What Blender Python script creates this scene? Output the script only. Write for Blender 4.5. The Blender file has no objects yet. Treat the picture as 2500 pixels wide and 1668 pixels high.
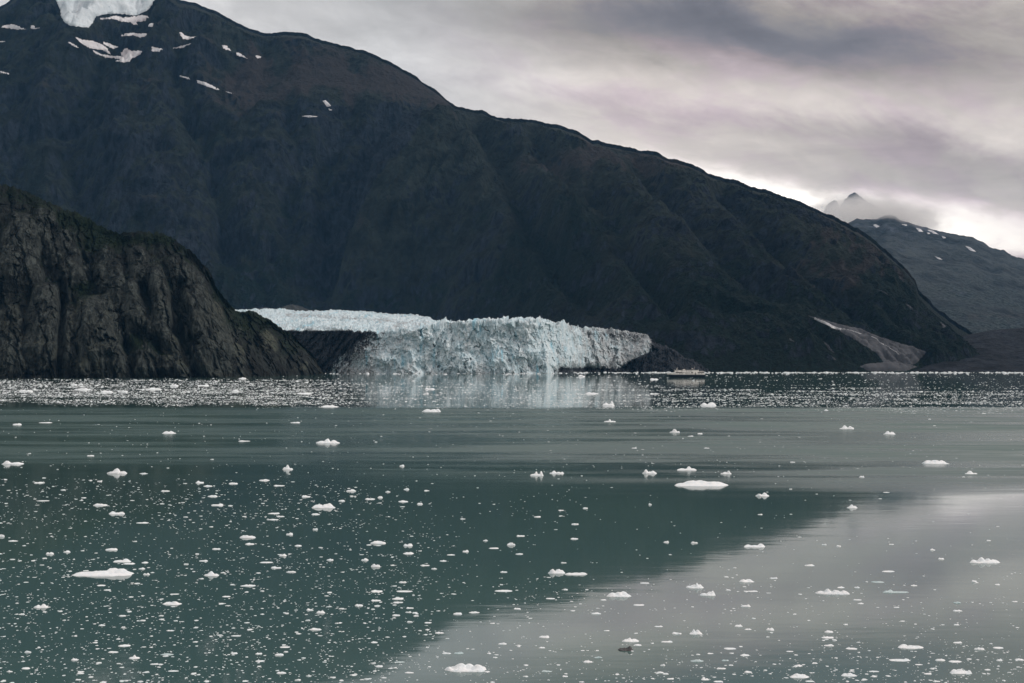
import bpy, math, random
import numpy as np
from mathutils import Vector
HAZE = 1.25e-5

# ------------------------------------------------------------------ camera, sky, sun, exposure
scene = bpy.context.scene
W0, H0, FPX, HOR, CAMH = 2500.0, 1668.0, 3472.0, 875.0, 25.0   # photo size, focal length in photo px, horizon row, eye height (m)
cam_d = bpy.data.cameras.new('camera'); cam = bpy.data.objects.new('camera', cam_d)
scene.collection.objects.link(cam); scene.camera = cam
cam.location = (0, 0, CAMH); cam.rotation_euler = (math.radians(90), 0, 0)
cam_d.sensor_width = 36.0; cam_d.lens = 36.0 * FPX / W0
cam_d.shift_y = (HOR - H0 / 2) / W0
cam_d.clip_start = 1.0; cam_d.clip_end = 60000.0

SUN_EL, SUN_AZ = math.radians(30), math.radians(96)        # azimuth clockwise from +Y (straight ahead)
sun_d = bpy.data.lights.new('sun', 'SUN'); sun = bpy.data.objects.new('sun', sun_d)
scene.collection.objects.link(sun)
sun_d.energy = 1.5; sun_d.angle = math.radians(11); sun_d.color = (1.0, 0.975, 0.94)
sdir = Vector((math.sin(SUN_AZ) * math.cos(SUN_EL), math.cos(SUN_AZ) * math.cos(SUN_EL), math.sin(SUN_EL)))
sun.rotation_euler = sdir.to_track_quat('Z', 'Y').to_euler()

vs = scene.view_settings
vs.view_transform = 'Standard'; vs.look = 'None'; vs.exposure = 0.0; vs.gamma = 1.0; vs.use_curve_mapping = False
scene.cycles.use_denoising = True
scene.cycles.max_bounces = 6; scene.cycles.glossy_bounces = 3; scene.cycles.diffuse_bounces = 3
scene.cycles.transparent_max_bounces = 8; scene.cycles.volume_bounces = 3
scene.cycles.sample_clamp_indirect = 6.0


class NT:
    """small helper to write node graphs"""
    def __init__(self, tree):
        self.t = tree; self.n = tree.nodes; self.l = tree.links

    def node(self, kind, **kw):
        n = self.n.new(kind)
        for k, v in kw.items():
            setattr(n, k, v)
        return n

    def put(self, sock, v):
        if v is None:
            return
        if hasattr(v, 'is_output'):
            self.l.new(v, sock)
        elif isinstance(v, (tuple, list)):
            v = tuple(v)
            if len(v) == 3 and sock.type == 'RGBA':
                v = v + (1.0,)
            sock.default_value = v
        else:
            sock.default_value = v

    def m(self, op, a, b=None, c=None, clamp=False):
        n = self.node('ShaderNodeMath', operation=op, use_clamp=clamp)
        for i, v in enumerate((a, b, c)):
            self.put(n.inputs[i], v)
        return n.outputs[0]

    def vm(self, op, a, b=None):
        n = self.node('ShaderNodeVectorMath', operation=op)
        self.put(n.inputs[0], a); self.put(n.inputs[1], b)
        return n.outputs[0]

    def noise(self, vec, scale, detail=4, rough=0.55, dist=0.0, color=False):
        n = self.node('ShaderNodeTexNoise')
        if vec is not None:
            self.l.new(vec, n.inputs['Vector'])
        n.inputs['Scale'].default_value = scale; n.inputs['Detail'].default_value = detail
        n.inputs['Roughness'].default_value = rough; n.inputs['Distortion'].default_value = dist
        return n.outputs['Color' if color else 'Fac']

    def mapr(self, v, a, b, c=0.0, d=1.0, smooth=True):
        n = self.node('ShaderNodeMapRange', interpolation_type='SMOOTHSTEP' if smooth else 'LINEAR')
        self.put(n.inputs[0], v)
        for i, q in enumerate((a, b, c, d)):
            self.put(n.inputs[i + 1], q)
        return n.outputs[0]

    def mix(self, f, a, b, blend='MIX'):
        n = self.node('ShaderNodeMix', data_type='RGBA', blend_type=blend)
        self.put(n.inputs[0], f); self.put(n.inputs[6], a); self.put(n.inputs[7], b)
        return n.outputs[2]

    def attr(self, name):
        n = self.node('ShaderNodeAttribute'); n.attribute_name = name
        return n

    def combine(self, x, y, z):
        n = self.node('ShaderNodeCombineXYZ')
        for i, v in enumerate((x, y, z)):
            self.put(n.inputs[i], v)
        return n.outputs[0]


def build_world():
    w = bpy.data.worlds.new('World'); scene.world = w; w.use_nodes = True
    t = NT(w.node_tree); t.n.clear()
    sky = t.node('ShaderNodeTexSky', sky_type='NISHITA')
    sky.sun_disc = False; sky.sun_elevation = SUN_EL; sky.sun_rotation = SUN_AZ
    bg_sky = t.node('ShaderNodeBackground'); t.l.new(sky.outputs[0], bg_sky.inputs[0]); bg_sky.inputs[1].default_value = 0.06
    tc = t.node('ShaderNodeTexCoord')
    sep = t.node('ShaderNodeSeparateXYZ'); t.l.new(tc.outputs['Generated'], sep.inputs[0])
    X, Y, Z = sep.outputs
    # azimuth (u) and elevation (v) in radians
    u = t.m('ARCTAN2', X, Y)
    v = t.m('ARCSINE', t.m('MINIMUM', t.m('MAXIMUM', Z, -1.0), 1.0))
    # cloud deck: direction projected on a layer overhead, so that the cloud pattern foreshortens to the horizon
    zz = t.m('ADD', t.m('MAXIMUM', Z, 0.0), 0.09)
    px = t.m('DIVIDE', X, zz); py = t.m('DIVIDE', Y, zz)
    deck = t.combine(px, t.m('MULTIPLY', py, 0.75), 0.0)
    n_big = t.noise(deck, 0.55, 5, 0.55, 0.4)
    n_deck = t.noise(t.combine(t.m('MULTIPLY', px, 1.0), t.m('MULTIPLY', py, 1.0), 2.0), 1.25, 8, 0.62, 0.7)
    # streaky layer (bands sinking to the right), in azimuth / elevation
    us = t.m('ADD', u, 0.0); vs_ = t.m('ADD', v, t.m('MULTIPLY', u, 0.22))
    st = t.combine(t.m('MULTIPLY', us, 2.8), t.m('MULTIPLY', vs_, 7.5), 3.3)
    n_str = t.noise(st, 1.5, 6, 0.55, 0.5)
    puff = t.combine(t.m('MULTIPLY', us, 1.0), t.m('MULTIPLY', vs_, 2.4), 7.7)
    n_puff = t.noise(puff, 12.0, 7, 0.6, 0.3)
    n_lump = t.noise(t.combine(us, t.m('MULTIPLY', vs_, 2.0), 1.1), 34.0, 6, 0.6, 0.6)
    warp_u = t.m('MULTIPLY', t.m('SUBTRACT', n_puff, 0.5), 0.05)
    warp_v = t.m('ADD', t.m('MULTIPLY', t.m('SUBTRACT', n_puff, 0.5), 0.035), t.m('MULTIPLY', t.m('SUBTRACT', n_str, 0.5), 0.05))
    uw = t.m('ADD', u, warp_u); vw = t.m('ADD', v, warp_v)

    def blob(px_, py_, sx, sy, slope=0.0, pw=2.0):
        """soft cloud mass centred on a direction; sx, sy in photo px, slope = fall to the right"""
        cu, cv = math.atan((px_ - 1250) / FPX), math.atan((HOR - py_) / FPX)
        du = t.m('SUBTRACT', uw, cu)
        dv = t.m('ADD', t.m('SUBTRACT', vw, cv), t.m('MULTIPLY', du, slope))
        a = t.m('POWER', t.m('ABSOLUTE', t.m('DIVIDE', du, sx / FPX)), pw)
        b = t.m('POWER', t.m('ABSOLUTE', t.m('DIVIDE', dv, sy / FPX)), pw)
        return t.m('EXPONENT', t.m('MULTIPLY', t.m('ADD', a, b), -1.0))

    # overcast luminance rising towards the zenith
    sinv = t.m('MAXIMUM', Z, 0.0)
    lum = t.m('ADD', 0.50, t.m('MULTIPLY', t.m('POWER', sinv, 0.8), 0.48))
    lum = t.m('MULTIPLY', lum, t.m('ADD', 0.80, t.m('MULTIPLY', n_big, 0.40)))
    lum = t.m('MULTIPLY', lum, t.m('ADD', 0.76, t.m('MULTIPLY', n_str, 0.48)))
    lum = t.m('MULTIPLY', lum, t.mapr(n_puff, 0.34, 0.66, 0.87, 1.09))
    lum = t.m('MULTIPLY', lum, t.mapr(n_lump, 0.36, 0.68, 0.96, 1.05))
    lum = t.m('MULTIPLY', lum, t.mapr(n_deck, 0.25, 0.75, 0.78, 1.10, False))
    # cloud masses that show in the photograph: (px, py, sx, sy, slope, gain)
    for (a, b, c, d, s, g) in [
        (900, 150, 420, 200, 0.15, 0.10),      # pale veil over the dome
        (1720, 70, 720, 125, 0.14, -0.66),     # dark grey deck
        (1930, 150, 260, 45, 0.10, -0.25),
        (2380, 120, 330, 120, 0.05, -0.30),
        (2000, 275, 700, 85, 0.10, 0.36),
        (2300, 385, 420, 55, 0.16, -0.30),     # grey roll above the gap
        (1500, 350, 260, 36, 0.2, -0.10),
    ]:
        lum = t.m('MULTIPLY', lum, t.m('ADD', 1.0, t.m('MULTIPLY', blob(a, b, c, d, s), g)))
    # bright gap under the deck, over the right-hand ridge
    gap = t.m('ADD', blob(1980, 488, 400, 34, 0.27, 2.0), t.m('MULTIPLY', blob(2430, 572, 280, 36, 0.24, 2.0), 0.55))
    gap = t.m('MULTIPLY', gap, t.m('ADD', 0.6, t.m('MULTIPLY', n_puff, 0.8)))
    lum = t.m('ADD', lum, t.m('MULTIPLY', gap, 0.88))
    # colour: grey with mauve and cream streaks
    warm = t.mix(t.mapr(n_puff, 0.38, 0.62), (1.12, 0.93, 0.955), (1.10, 0.985, 0.905))
    c0 = t.mix(t.mapr(u, -0.10, 0.10), (1.01, 0.99, 0.985), warm)
    c1 = t.mix(t.mapr(lum, 0.18, 0.36), (0.99, 0.955, 1.06), c0)
    c2 = t.mix(t.mapr(gap, 0.1, 0.9), c1, (1.06, 0.99, 0.91))
    bg = t.node('ShaderNodeBackground'); t.l.new(c2, bg.inputs[0]); t.l.new(lum, bg.inputs[1])
    mx = t.node('ShaderNodeMixShader'); t.put(mx.inputs[0], t.mapr(n_big, 0.15, 0.3, 0.93, 0.98))
    t.l.new(bg_sky.outputs[0], mx.inputs[1]); t.l.new(bg.outputs[0], mx.inputs[2])
    out = t.node('ShaderNodeOutputWorld'); t.l.new(mx.outputs[0], out.inputs[0])


build_world()
random.seed(7)
RNG = np.random.default_rng(11)

# ------------------------------------------------------------------ noise (numpy)
_perm = np.random.default_rng(5).permutation(256)
_perm = np.concatenate([_perm, _perm, _perm])
_g = np.random.default_rng(6).normal(size=(256, 3)); _g /= np.linalg.norm(_g, axis=1, keepdims=True)


def perlin(x, y, z=0.0):
    x, y, z = np.broadcast_arrays(np.asarray(x, float), np.asarray(y, float), np.asarray(z, float))
    xi, yi, zi = np.floor(x), np.floor(y), np.floor(z)
    fx, fy, fz = x - xi, y - yi, z - zi
    xi = xi.astype(int) & 255; yi = yi.astype(int) & 255; zi = zi.astype(int) & 255
    s = lambda f: f * f * f * (f * (f * 6 - 15) + 10)
    ux, uy, uz = s(fx), s(fy), s(fz)
    out = 0.0
    for dx in (0, 1):
        for dy in (0, 1):
            for dz in (0, 1):
                h = _perm[_perm[_perm[xi + dx] + yi + dy] + zi + dz]
                g = _g[h]
                d = g[..., 0] * (fx - dx) + g[..., 1] * (fy - dy) + g[..., 2] * (fz - dz)
                out = out + d * (ux if dx else 1 - ux) * (uy if dy else 1 - uy) * (uz if dz else 1 - uz)
    return out * 1.5


def fbm(x, y, z=0.0, o=5, gain=0.5, lac=2.03):
    a, f, r, n = 1.0, 1.0, 0.0, 0.0
    for i in range(o):
        r = r + a * perlin(x * f + 17.3 * i, y * f - 9.1 * i, np.asarray(z) * f + 3.7 * i); n += a; a *= gain; f *= lac
    return r / n


def ridged(x, y, z=0.0, o=5, gain=0.55, lac=2.05):
    a, f, r, n = 1.0, 1.0, 0.0, 0.0
    for i in range(o):
        r = r + a * (1 - 2.2 * np.abs(perlin(x * f + 31.7 * i, y * f + 5.3 * i, np.asarray(z) * f - 8.9 * i))); n += a; a *= gain; f *= lac
    return r / n


def blocks(x, y, seed=0):
    """cell noise: per-cell random height (-1..1) and distance to the cell border"""
    xi, yi = np.floor(x), np.floor(y)
    d1 = np.full(x.shape, 9.0); d2 = np.full(x.shape, 9.0); val = np.zeros(x.shape)
    for dx in (-1, 0, 1):
        for dy in (-1, 0, 1):
            cx, cy = xi + dx, yi + dy
            h = _perm[(_perm[cx.astype(int) & 255] + (cy.astype(int) & 255) + seed) & 255]
            h2 = _perm[h + 77]; h3 = _perm[h + 151]
            d = np.hypot(cx + h / 255.0 - x, cy + h2 / 255.0 - y)
            nearer = d < d1
            d2 = np.where(nearer, d1, np.minimum(d2, d)); val = np.where(nearer, h3 / 127.5 - 1, val); d1 = np.where(nearer, d, d1)
    return val, d2 - d1


def sstep(a, b, x):
    q = np.clip((x - a) / (b - a), 0, 1)
    return q * q * (3 - 2 * q)


def interp(pts):
    xs = np.array([p[0] for p in pts], float); ys = np.array([p[1] for p in pts], float)
    return lambda x: np.interp(x, xs, ys)


def smooth_interp(pts, k=41, step=4.0):
    """piecewise linear curve, slightly rounded"""
    xs = np.arange(pts[0][0] - 300, pts[-1][0] + 300, step)
    ys = interp(pts)(xs)
    ker = np.hanning(k + 2)[1:-1]; ker /= ker.sum()
    ys = np.convolve(np.pad(ys, k // 2, mode='edge'), ker, mode='valid')
    return lambda x: np.interp(x, xs, ys)


def at(px, py, depth):
    """photo pixel at a distance straight ahead -> world point"""
    return np.array([(px - 1250) / FPX * depth, depth, CAMH + (HOR - py) / FPX * depth])


def on_water(py):
    return CAMH * FPX / (py - HOR)


def seg_dist(px, py, poly):
    """distance of points to a polyline, and signed side (positive = right of the way down the line)"""
    best = np.full(px.shape, 1e9); side = np.zeros(px.shape)
    for (x0, y0), (x1, y1) in zip(poly[:-1], poly[1:]):
        dx, dy = x1 - x0, y1 - y0
        s = np.clip(((px - x0) * dx + (py - y0) * dy) / (dx * dx + dy * dy), 0, 1)
        d = np.hypot(px - x0 - s * dx, py - y0 - s * dy)
        sg = np.sign((py - y0) * dx - (px - x0) * dy)
        m = d < best
        best = np.where(m, d, best); side = np.where(m, -sg, side)
    return best, side


# ------------------------------------------------------------------ mesh helpers
COL = scene.collection


def tag(o, label=None, cat=None, group=None, kind=None):
    if label: o['label'] = label
    if cat: o['category'] = cat
    if group: o['group'] = group
    if kind: o['kind'] = kind
    return o


def mesh_from(name, V, F, mat, attrs=None, smooth=True, parent=None):
    """V (n,3); F (m,k) index array with k = 3 or 4"""
    me = bpy.data.meshes.new(name)
    V = np.asarray(V, np.float32).reshape(-1, 3); F = np.asarray(F, np.int32); k = F.shape[1]
    me.vertices.add(len(V)); me.vertices.foreach_set('co', V.ravel())
    me.loops.add(F.size); me.loops.foreach_set('vertex_index', F.ravel())
    me.polygons.add(len(F)); me.polygons.foreach_set('loop_start', np.arange(0, F.size, k, dtype=np.int32))
    me.polygons.foreach_set('use_smooth', np.full(len(F), smooth, bool))
    me.update(calc_edges=True)
    for a, val in (attrs or {}).items():
        at_ = me.attributes.new(a, 'FLOAT', 'POINT'); at_.data.foreach_set('value', np.asarray(val, np.float32).ravel())
    o = bpy.data.objects.new(name, me); COL.objects.link(o); me.materials.append(mat)
    if parent is not None: o.parent = parent
    return o


def grid_faces(nr, nc):
    i = np.arange(nr * nc).reshape(nr, nc)
    return np.stack([i[:-1, :-1], i[:-1, 1:], i[1:, 1:], i[1:, :-1]], -1).reshape(-1, 4)


def grid_obj(name, P, mat, attrs=None, parent=None, smooth=True):
    nr, nc = P.shape[:2]
    return mesh_from(name, P.reshape(-1, 3), grid_faces(nr, nc), mat, attrs, smooth, parent)


# ------------------------------------------------------------------ materials
def new_mat(name):
    m = bpy.data.materials.new(name); m.use_nodes = True
    t = NT(m.node_tree); t.n.clear()
    out = t.node('ShaderNodeOutputMaterial')
    b = t.node('ShaderNodeBsdfPrincipled'); t.l.new(b.outputs[0], out.inputs[0])
    return m, t, b


def bump(t, b, h, dist, strength=1.0):
    n = t.node('ShaderNodeBump'); n.inputs['Distance'].default_value = dist; n.inputs['Strength'].default_value = strength
    t.l.new(h, n.inputs['Height']); t.l.new(n.outputs[0], b.inputs['Normal'])


def plain_mat(name, col, rough=0.5, metal=0.0, var=0.12, scale=1.5):
    m, t, b = new_mat(name)
    tc = t.node('ShaderNodeTexCoord')
    n = t.noise(tc.outputs['Object'], scale, 4)
    t.put(b.inputs['Base Color'], t.mix(n, tuple(c * (1 - var) for c in col), tuple(min(1, c * (1 + var)) for c in col)))
    b.inputs['Roughness'].default_value = rough; b.inputs['Metallic'].default_value = metal
    return m


def mountain_mat(name, tundra, brush, rock, scree, fine=1.0):
    """slope cover by vertex fields: rock / scree / brush (0..1); fine grain from noise"""
    m, t, b = new_mat(name)
    P = t.node('ShaderNodeTexCoord').outputs['Object']
    n1 = t.noise(P, 0.012 * fine, 6, 0.62); n2 = t.noise(P, 0.05 * fine, 6, 0.65); n3 = t.noise(P, 0.22 * fine, 4, 0.6)
    mp = t.node('ShaderNodeMapping'); t.l.new(P, mp.inputs[0]); mp.inputs['Scale'].default_value = (1.0, 0.5, 0.28)
    n4 = t.noise(mp.outputs[0], 0.06 * fine, 6, 0.7, 0.4)
    jit = t.m('MULTIPLY', t.m('SUBTRACT', t.m('ADD', n1, t.m('MULTIPLY', t.m('ADD', n2, n4), 0.5)), 1.0), 1.3)
    def field(a):
        return t.mapr(t.m('ADD', t.attr(a).outputs['Fac'], jit), 0.32, 0.68)
    c = t.mix(t.mapr(t.m('ADD', t.m('MULTIPLY', n1, 0.65), t.m('MULTIPLY', n2, 0.35)), 0.34, 0.66), tuple(q * 0.4 for q in tundra), tuple(q * 1.9 for q in tundra))
    c = t.mix(field('scree'), c, t.mix(t.mapr(n3, 0.3, 0.7), tuple(q * 0.8 for q in scree), tuple(q * 1.2 for q in scree)))
    c = t.mix(field('brush'), c, t.mix(t.mapr(n3, 0.35, 0.65), tuple(q * 0.4 for q in brush), tuple(q * 2.0 for q in brush)))
    rk = t.mix(t.mapr(n4, 0.32, 0.7), tuple(q * 0.3 for q in rock), tuple(q * 1.9 for q in rock))
    c = t.mix(field('rock'), c, rk)
    t.put(b.inputs['Base Color'], c); b.inputs['Roughness'].default_value = 0.95
    b.inputs['Specular IOR Level'].default_value = 0.15
    h = t.m('ADD', t.m('MULTIPLY', n4, 1.4), t.m('ADD', n2, t.m('MULTIPLY', n3, 0.25)))
    bump(t, b, h, 16.0 / fine, 1.0)
    return m


M_MOUNT = mountain_mat('mountain_slope', (0.0155, 0.0205, 0.0175), (0.0032, 0.0086, 0.0066), (0.0150, 0.0195, 0.0270), (0.036, 0.032, 0.031))
M_CLIFF = mountain_mat('cliff_rock', (0.021, 0.024, 0.022), (0.008, 0.015, 0.007), (0.048, 0.055, 0.050), (0.098, 0.106, 0.080), fine=3.0)
M_FAR = mountain_mat('far_slope', (0.050, 0.056, 0.055), (0.036, 0.044, 0.042), (0.062, 0.070, 0.084), (0.075, 0.055, 0.048), fine=0.3)  # distance haze is partly worked into these paler, bluer slope colours
M_MORAINE = mountain_mat('moraine_rubble', (0.014, 0.017, 0.022), (0.009, 0.014, 0.010), (0.022, 0.025, 0.032), (0.032, 0.033, 0.037), fine=1.6)


def gravel_mat():
    m, t, b = new_mat('grey_gravel')
    P = t.node('ShaderNodeTexCoord').outputs['Object']
    n = t.noise(P, 0.05, 6, 0.65); n2 = t.noise(P, 0.6, 3)
    c = t.mix(t.mapr(n, 0.3, 0.7), (0.038, 0.042, 0.049), (0.066, 0.070, 0.078))
    t.put(b.inputs['Base Color'], t.mix(t.m('MULTIPLY', n2, 0.3), c, (0.045, 0.043, 0.042)))
    b.inputs['Roughness'].default_value = 0.95
    bump(t, b, n, 3.0)
    return m


def snow_mat(name, lo, hi):
    m, t, b = new_mat(name)
    P = t.node('ShaderNodeTexCoord').outputs['Object']
    n = t.noise(P, 0.02, 5, 0.6); n2 = t.noise(P, 0.15, 4)
    c = t.mix(t.mapr(n, 0.3, 0.7), lo, hi)
    t.put(b.inputs['Base Color'], t.mix(t.mapr(n2, 0.5, 0.75, 0, 0.35), c, (0.38, 0.36, 0.34)))
    b.inputs['Roughness'].default_value = 0.7
    bump(t, b, n2, 2.0)
    return m


def ice_face_mat():
    """glacier ice: white to blue, dirty where the debris field says so"""
    m, t, b = new_mat('glacier_ice')
    P = t.node('ShaderNodeTexCoord').outputs['Object']
    mp = t.node('ShaderNodeMapping'); t.l.new(P, mp.inputs[0]); mp.inputs['Scale'].default_value = (1.0, 1.0, 0.55)
    nv = t.noise(mp.outputs[0], 0.10, 6, 0.65, 0.6); nf = t.noise(P, 0.35, 5, 0.65); nb = t.noise(P, 0.035, 5, 0.6)
    deb = t.attr('debris').outputs['Fac']; blue = t.attr('blue').outputs['Fac']; grey = t.attr('grey').outputs['Fac']
    c = t.mix(t.mapr(nv, 0.3, 0.68), (0.46, 0.61, 0.66), (0.76, 0.83, 0.84))
    c = t.mix(t.mapr(t.m('ADD', blue, t.m('MULTIPLY', t.m('SUBTRACT', nv, 0.5), 0.8)), 0.45, 0.9), c, (0.34, 0.60, 0.70))
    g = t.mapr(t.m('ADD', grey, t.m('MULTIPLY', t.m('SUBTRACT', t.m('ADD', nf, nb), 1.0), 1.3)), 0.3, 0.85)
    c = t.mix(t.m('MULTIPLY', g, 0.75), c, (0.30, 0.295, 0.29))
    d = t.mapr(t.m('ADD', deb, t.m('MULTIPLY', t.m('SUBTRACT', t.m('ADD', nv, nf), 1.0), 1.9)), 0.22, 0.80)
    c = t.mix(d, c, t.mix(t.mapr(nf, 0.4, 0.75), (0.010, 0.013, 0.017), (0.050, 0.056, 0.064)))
    t.put(b.inputs['Base Color'], c); b.inputs['Roughness'].default_value = 0.6; b.inputs['Specular IOR Level'].default_value = 0.1
    bump(t, b, t.m('ADD', nv, t.m('MULTIPLY', nf, 0.5)), 3.0, 0.8)
    return m


def berg_mat(name, lo, hi, dirt, dirt_amt, rough=0.45):
    m, t, b = new_mat(name)
    P = t.node('ShaderNodeTexCoord').outputs['Object']
    info = t.node('ShaderNodeObjectInfo')
    pv = t.vm('ADD', P, t.combine(t.m('MULTIPLY', info.outputs['Random'], 90.0), 3.0, 1.0))
    n = t.noise(pv, 1.6, 5, 0.6); nf = t.noise(pv, 6.0, 4, 0.6); nd = t.noise(pv, 2.2, 6, 0.7, 0.5)
    c = t.mix(t.mapr(n, 0.3, 0.65), lo, hi)
    d = t.mapr(nd, 0.72 - dirt_amt, 0.80 - dirt_amt * 0.6)
    c = t.mix(d, c, dirt)
    t.put(b.inputs['Base Color'], c); b.inputs['Roughness'].default_value = rough
    bump(t, b, t.m('ADD', n, t.m('MULTIPLY', nf, 0.4)), 0.22, 0.9)
    return m


M_GRAVEL, M_ICE = gravel_mat(), ice_face_mat()
M_SNOW = snow_mat('old_snow', (0.56, 0.56, 0.58), (0.72, 0.71, 0.71))
M_NEVE = snow_mat('blue_grey_ice', (0.46, 0.53, 0.56), (0.64, 0.70, 0.72))
M_BERG = berg_mat('floating_ice', (0.80, 0.87, 0.89), (0.95, 0.96, 0.95), (0.50, 0.47, 0.44), 0.02)
M_BERG_DIRTY = berg_mat('soiled_ice', (0.72, 0.78, 0.80), (0.88, 0.89, 0.88), (0.12, 0.11, 0.10), 0.14)
M_BERG_PALE = berg_mat('glassy_ice', (0.42, 0.55, 0.56), (0.60, 0.70, 0.70), (0.4, 0.42, 0.4), 0.0, 0.2)
M_BERG_BLACK = berg_mat('black_ice', (0.014, 0.015, 0.016), (0.045, 0.045, 0.046), (0.40, 0.41, 0.42), 0.10, 0.3)
M_CHIP = berg_mat('brash_ice_chips', (0.66, 0.74, 0.75), (0.92, 0.94, 0.93), (0.5, 0.5, 0.5), 0.0)


def water_mat():
    m, t, b = new_mat('fjord_water')
    P = t.node('ShaderNodeTexCoord').outputs['Object']
    sep = t.node('ShaderNodeSeparateXYZ'); t.l.new(P, sep.inputs[0]); X, Y, Z = sep.outputs
    silt = t.noise(t.combine(t.m('MULTIPLY', X, 0.010), t.m('MULTIPLY', Y, 0.006), 0.0), 1.0, 4)
    t.put(b.inputs['Base Color'], t.mix(t.mapr(silt, 0.3, 0.7), (0.052, 0.102, 0.099), (0.068, 0.126, 0.112)))
    b.inputs['IOR'].default_value = 1.333
    # wind-ruffled lanes and calm slicks
    lane = t.noise(t.combine(t.m('MULTIPLY', X, 0.0028), t.m('MULTIPLY', Y, 0.017), 1.0), 1.0, 6, 0.6, 0.4)
    lane2 = t.noise(t.combine(t.m('MULTIPLY', X, 0.012), t.m('MULTIPLY', Y, 0.055), 4.0), 1.0, 5, 0.6, 0.5)
    edge = t.m('ADD', t.m('ADD', Y, t.m('MULTIPLY', X, 0.15)), t.m('ADD', t.m('MULTIPLY', t.m('SUBTRACT', lane, 0.5), 110.0), t.m('MULTIPLY', t.m('SUBTRACT', lane2, 0.5), 70.0)))
    zone = t.m('MULTIPLY', t.mapr(edge, 250.0, 370.0), t.mapr(Y, 740.0, 690.0))
    strk = t.mapr(t.m('ADD', t.m('MULTIPLY', lane, 0.5), t.m('MULTIPLY', lane2, 0.5)), 0.42, 0.56)
    ruff = t.m('ADD', t.m('MULTIPLY', zone, t.m('ADD', 0.34, t.m('MULTIPLY', strk, 0.5))), t.m('MULTIPLY', t.mapr(lane2, 0.60, 0.78), 0.25))
    side = t.mapr(t.m('ADD', X, t.m('MULTIPLY', t.m('SUBTRACT', lane2, 0.5), 160.0)), -60.0, 150.0, 0.24, 0.56)
    t.put(b.inputs['Roughness'], t.m('ADD', 0.045, t.m('MULTIPLY', ruff, side)))
    w1 = t.noise(t.combine(t.m('MULTIPLY', X, 0.35), t.m('MULTIPLY', Y, 0.8), 0.0), 1.0, 4, 0.5, 0.3)
    w2 = t.noise(t.combine(t.m('MULTIPLY', X, 0.045), t.m('MULTIPLY', Y, 0.16), 9.0), 1.0, 3, 0.5, 0.3)
    h = t.m('ADD', t.m('MULTIPLY', w1, t.m('ADD', 0.0026, t.m('MULTIPLY', ruff, 0.012))), t.m('MULTIPLY', w2, 0.013))
    n = t.node('ShaderNodeBump'); n.inputs['Distance'].default_value = 1.0; n.inputs['Strength'].default_value = 1.0
    t.l.new(h, n.inputs['Height']); t.l.new(n.outputs[0], b.inputs['Normal'])
    return m


# ------------------------------------------------------------------ water
wv = [(-9000, -1500, 0), (9000, -1500, 0), (9000, 12500, 0), (-9000, 12500, 0)]
water = mesh_from('water', wv, [(0, 1, 2, 3)], water_mat(), smooth=False)
tag(water, 'calm grey-green fjord water strewn with drifting ice', kind='structure')


# ------------------------------------------------------------------ terrain
def slope_sheet(cols, rows, foot_d, foot_z, ridge_d, ridge_py, conv=0.4, back_rows=24, back_len=900.0, tpow=1.0):
    """sheet rising from a foot line to a skyline, then falling away behind it.
    returns P (nr,nc,3), t (nr,nc) 0 at the foot .. 1 at the ridge .. 2 behind, px, py of every point"""
    fd, rd = foot_d(cols), ridge_d(cols); fz = foot_z(cols); rz = CAMH + (HOR - ridge_py(cols)) / FPX * rd
    t = np.linspace(0, 1, rows)[:, None] ** tpow
    g = (1 - conv) * t + conv * (1 - (1 - t) ** 1.6)
    D = fd + (rd - fd) * t; Z = fz + (rz - fz) * g
    tb = np.linspace(0, 1, back_rows + 1)[1:, None]
    Db = rd + back_len * tb; Zb = rz - (rz + 30) * (0.15 * tb + 0.85 * tb ** 1.6)
    D = np.vstack([D, Db]); Z = np.vstack([Z, Zb]); T = np.vstack([t + 0 * fd, 1 + tb + 0 * fd])
    PX = np.broadcast_to(cols, D.shape)
    X = (PX - 1250) / FPX * D
    PY = HOR - (Z - CAMH) / D * FPX
    return np.stack([X, D, Z], -1), T, PX, PY


K = 2500.0 / 2350.0
ridge_main = interp([(-900, 120), (-300, 70), (-100, 40), (0, 17), (28, 0), (60, -25), (110, -28), (135, -12), (200, -14), (300, -16), (345, -14), (375, -26),
    (410, -20), (435, 0), (470, 6)] + [(a * K, b * K) for a, b in [(490, 25), (540, 50), (575, 66), (605, 76), (650, 74), (690, 75), (740, 92), (800, 107), (850, 122),
    (910, 150), (960, 180), (1010, 215), (1045, 243), (1070, 250), (1110, 257), (1160, 270), (1220, 275), (1280, 287), (1330, 303), (1360, 323),
    (1420, 335), (1480, 345), (1510, 352), (1540, 363), (1580, 373), (1640, 402), (1700, 420), (1760, 437), (1820, 457), (1880, 480), (1930, 505),
    (1975, 530), (2010, 555), (2040, 580), (2075, 610), (2100, 640), (2108, 668), (2130, 690), (2160, 715), (2200, 745), (2240, 768), (2290, 800), (2330, 830)]])
cols = np.linspace(-700, 2470, 960)
P, T, PX, PY = slope_sheet(cols, 400,
    smooth_interp([(-900, 4000), (1000, 4000), (1350, 3050), (1640, 2680), (2000, 2640), (2250, 2700), (2500, 2900)], 61),
    interp([(-900, -6), (2500, -6)]),
    smooth_interp([(-900, 6400), (500, 6200), (1112, 5350), (1450, 4800), (1800, 4300), (2100, 3900), (2240, 3750), (2500, 3500)], 61),
    ridge_main, 0.45, 40, 1800)
X, Y, Z = P[..., 0].copy(), P[..., 1].copy(), P[..., 2].copy()
dslope = T * 1600.0
wx = fbm(X / 900, Y / 900, 1.0, 4) * 260
env = np.minimum(1, T / 0.06) * np.clip((1 - T) / 0.16, 0.0, 1) * (T < 1) + 0.0
hgt = np.clip(Z / 900, 0.25, 1.1)
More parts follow.
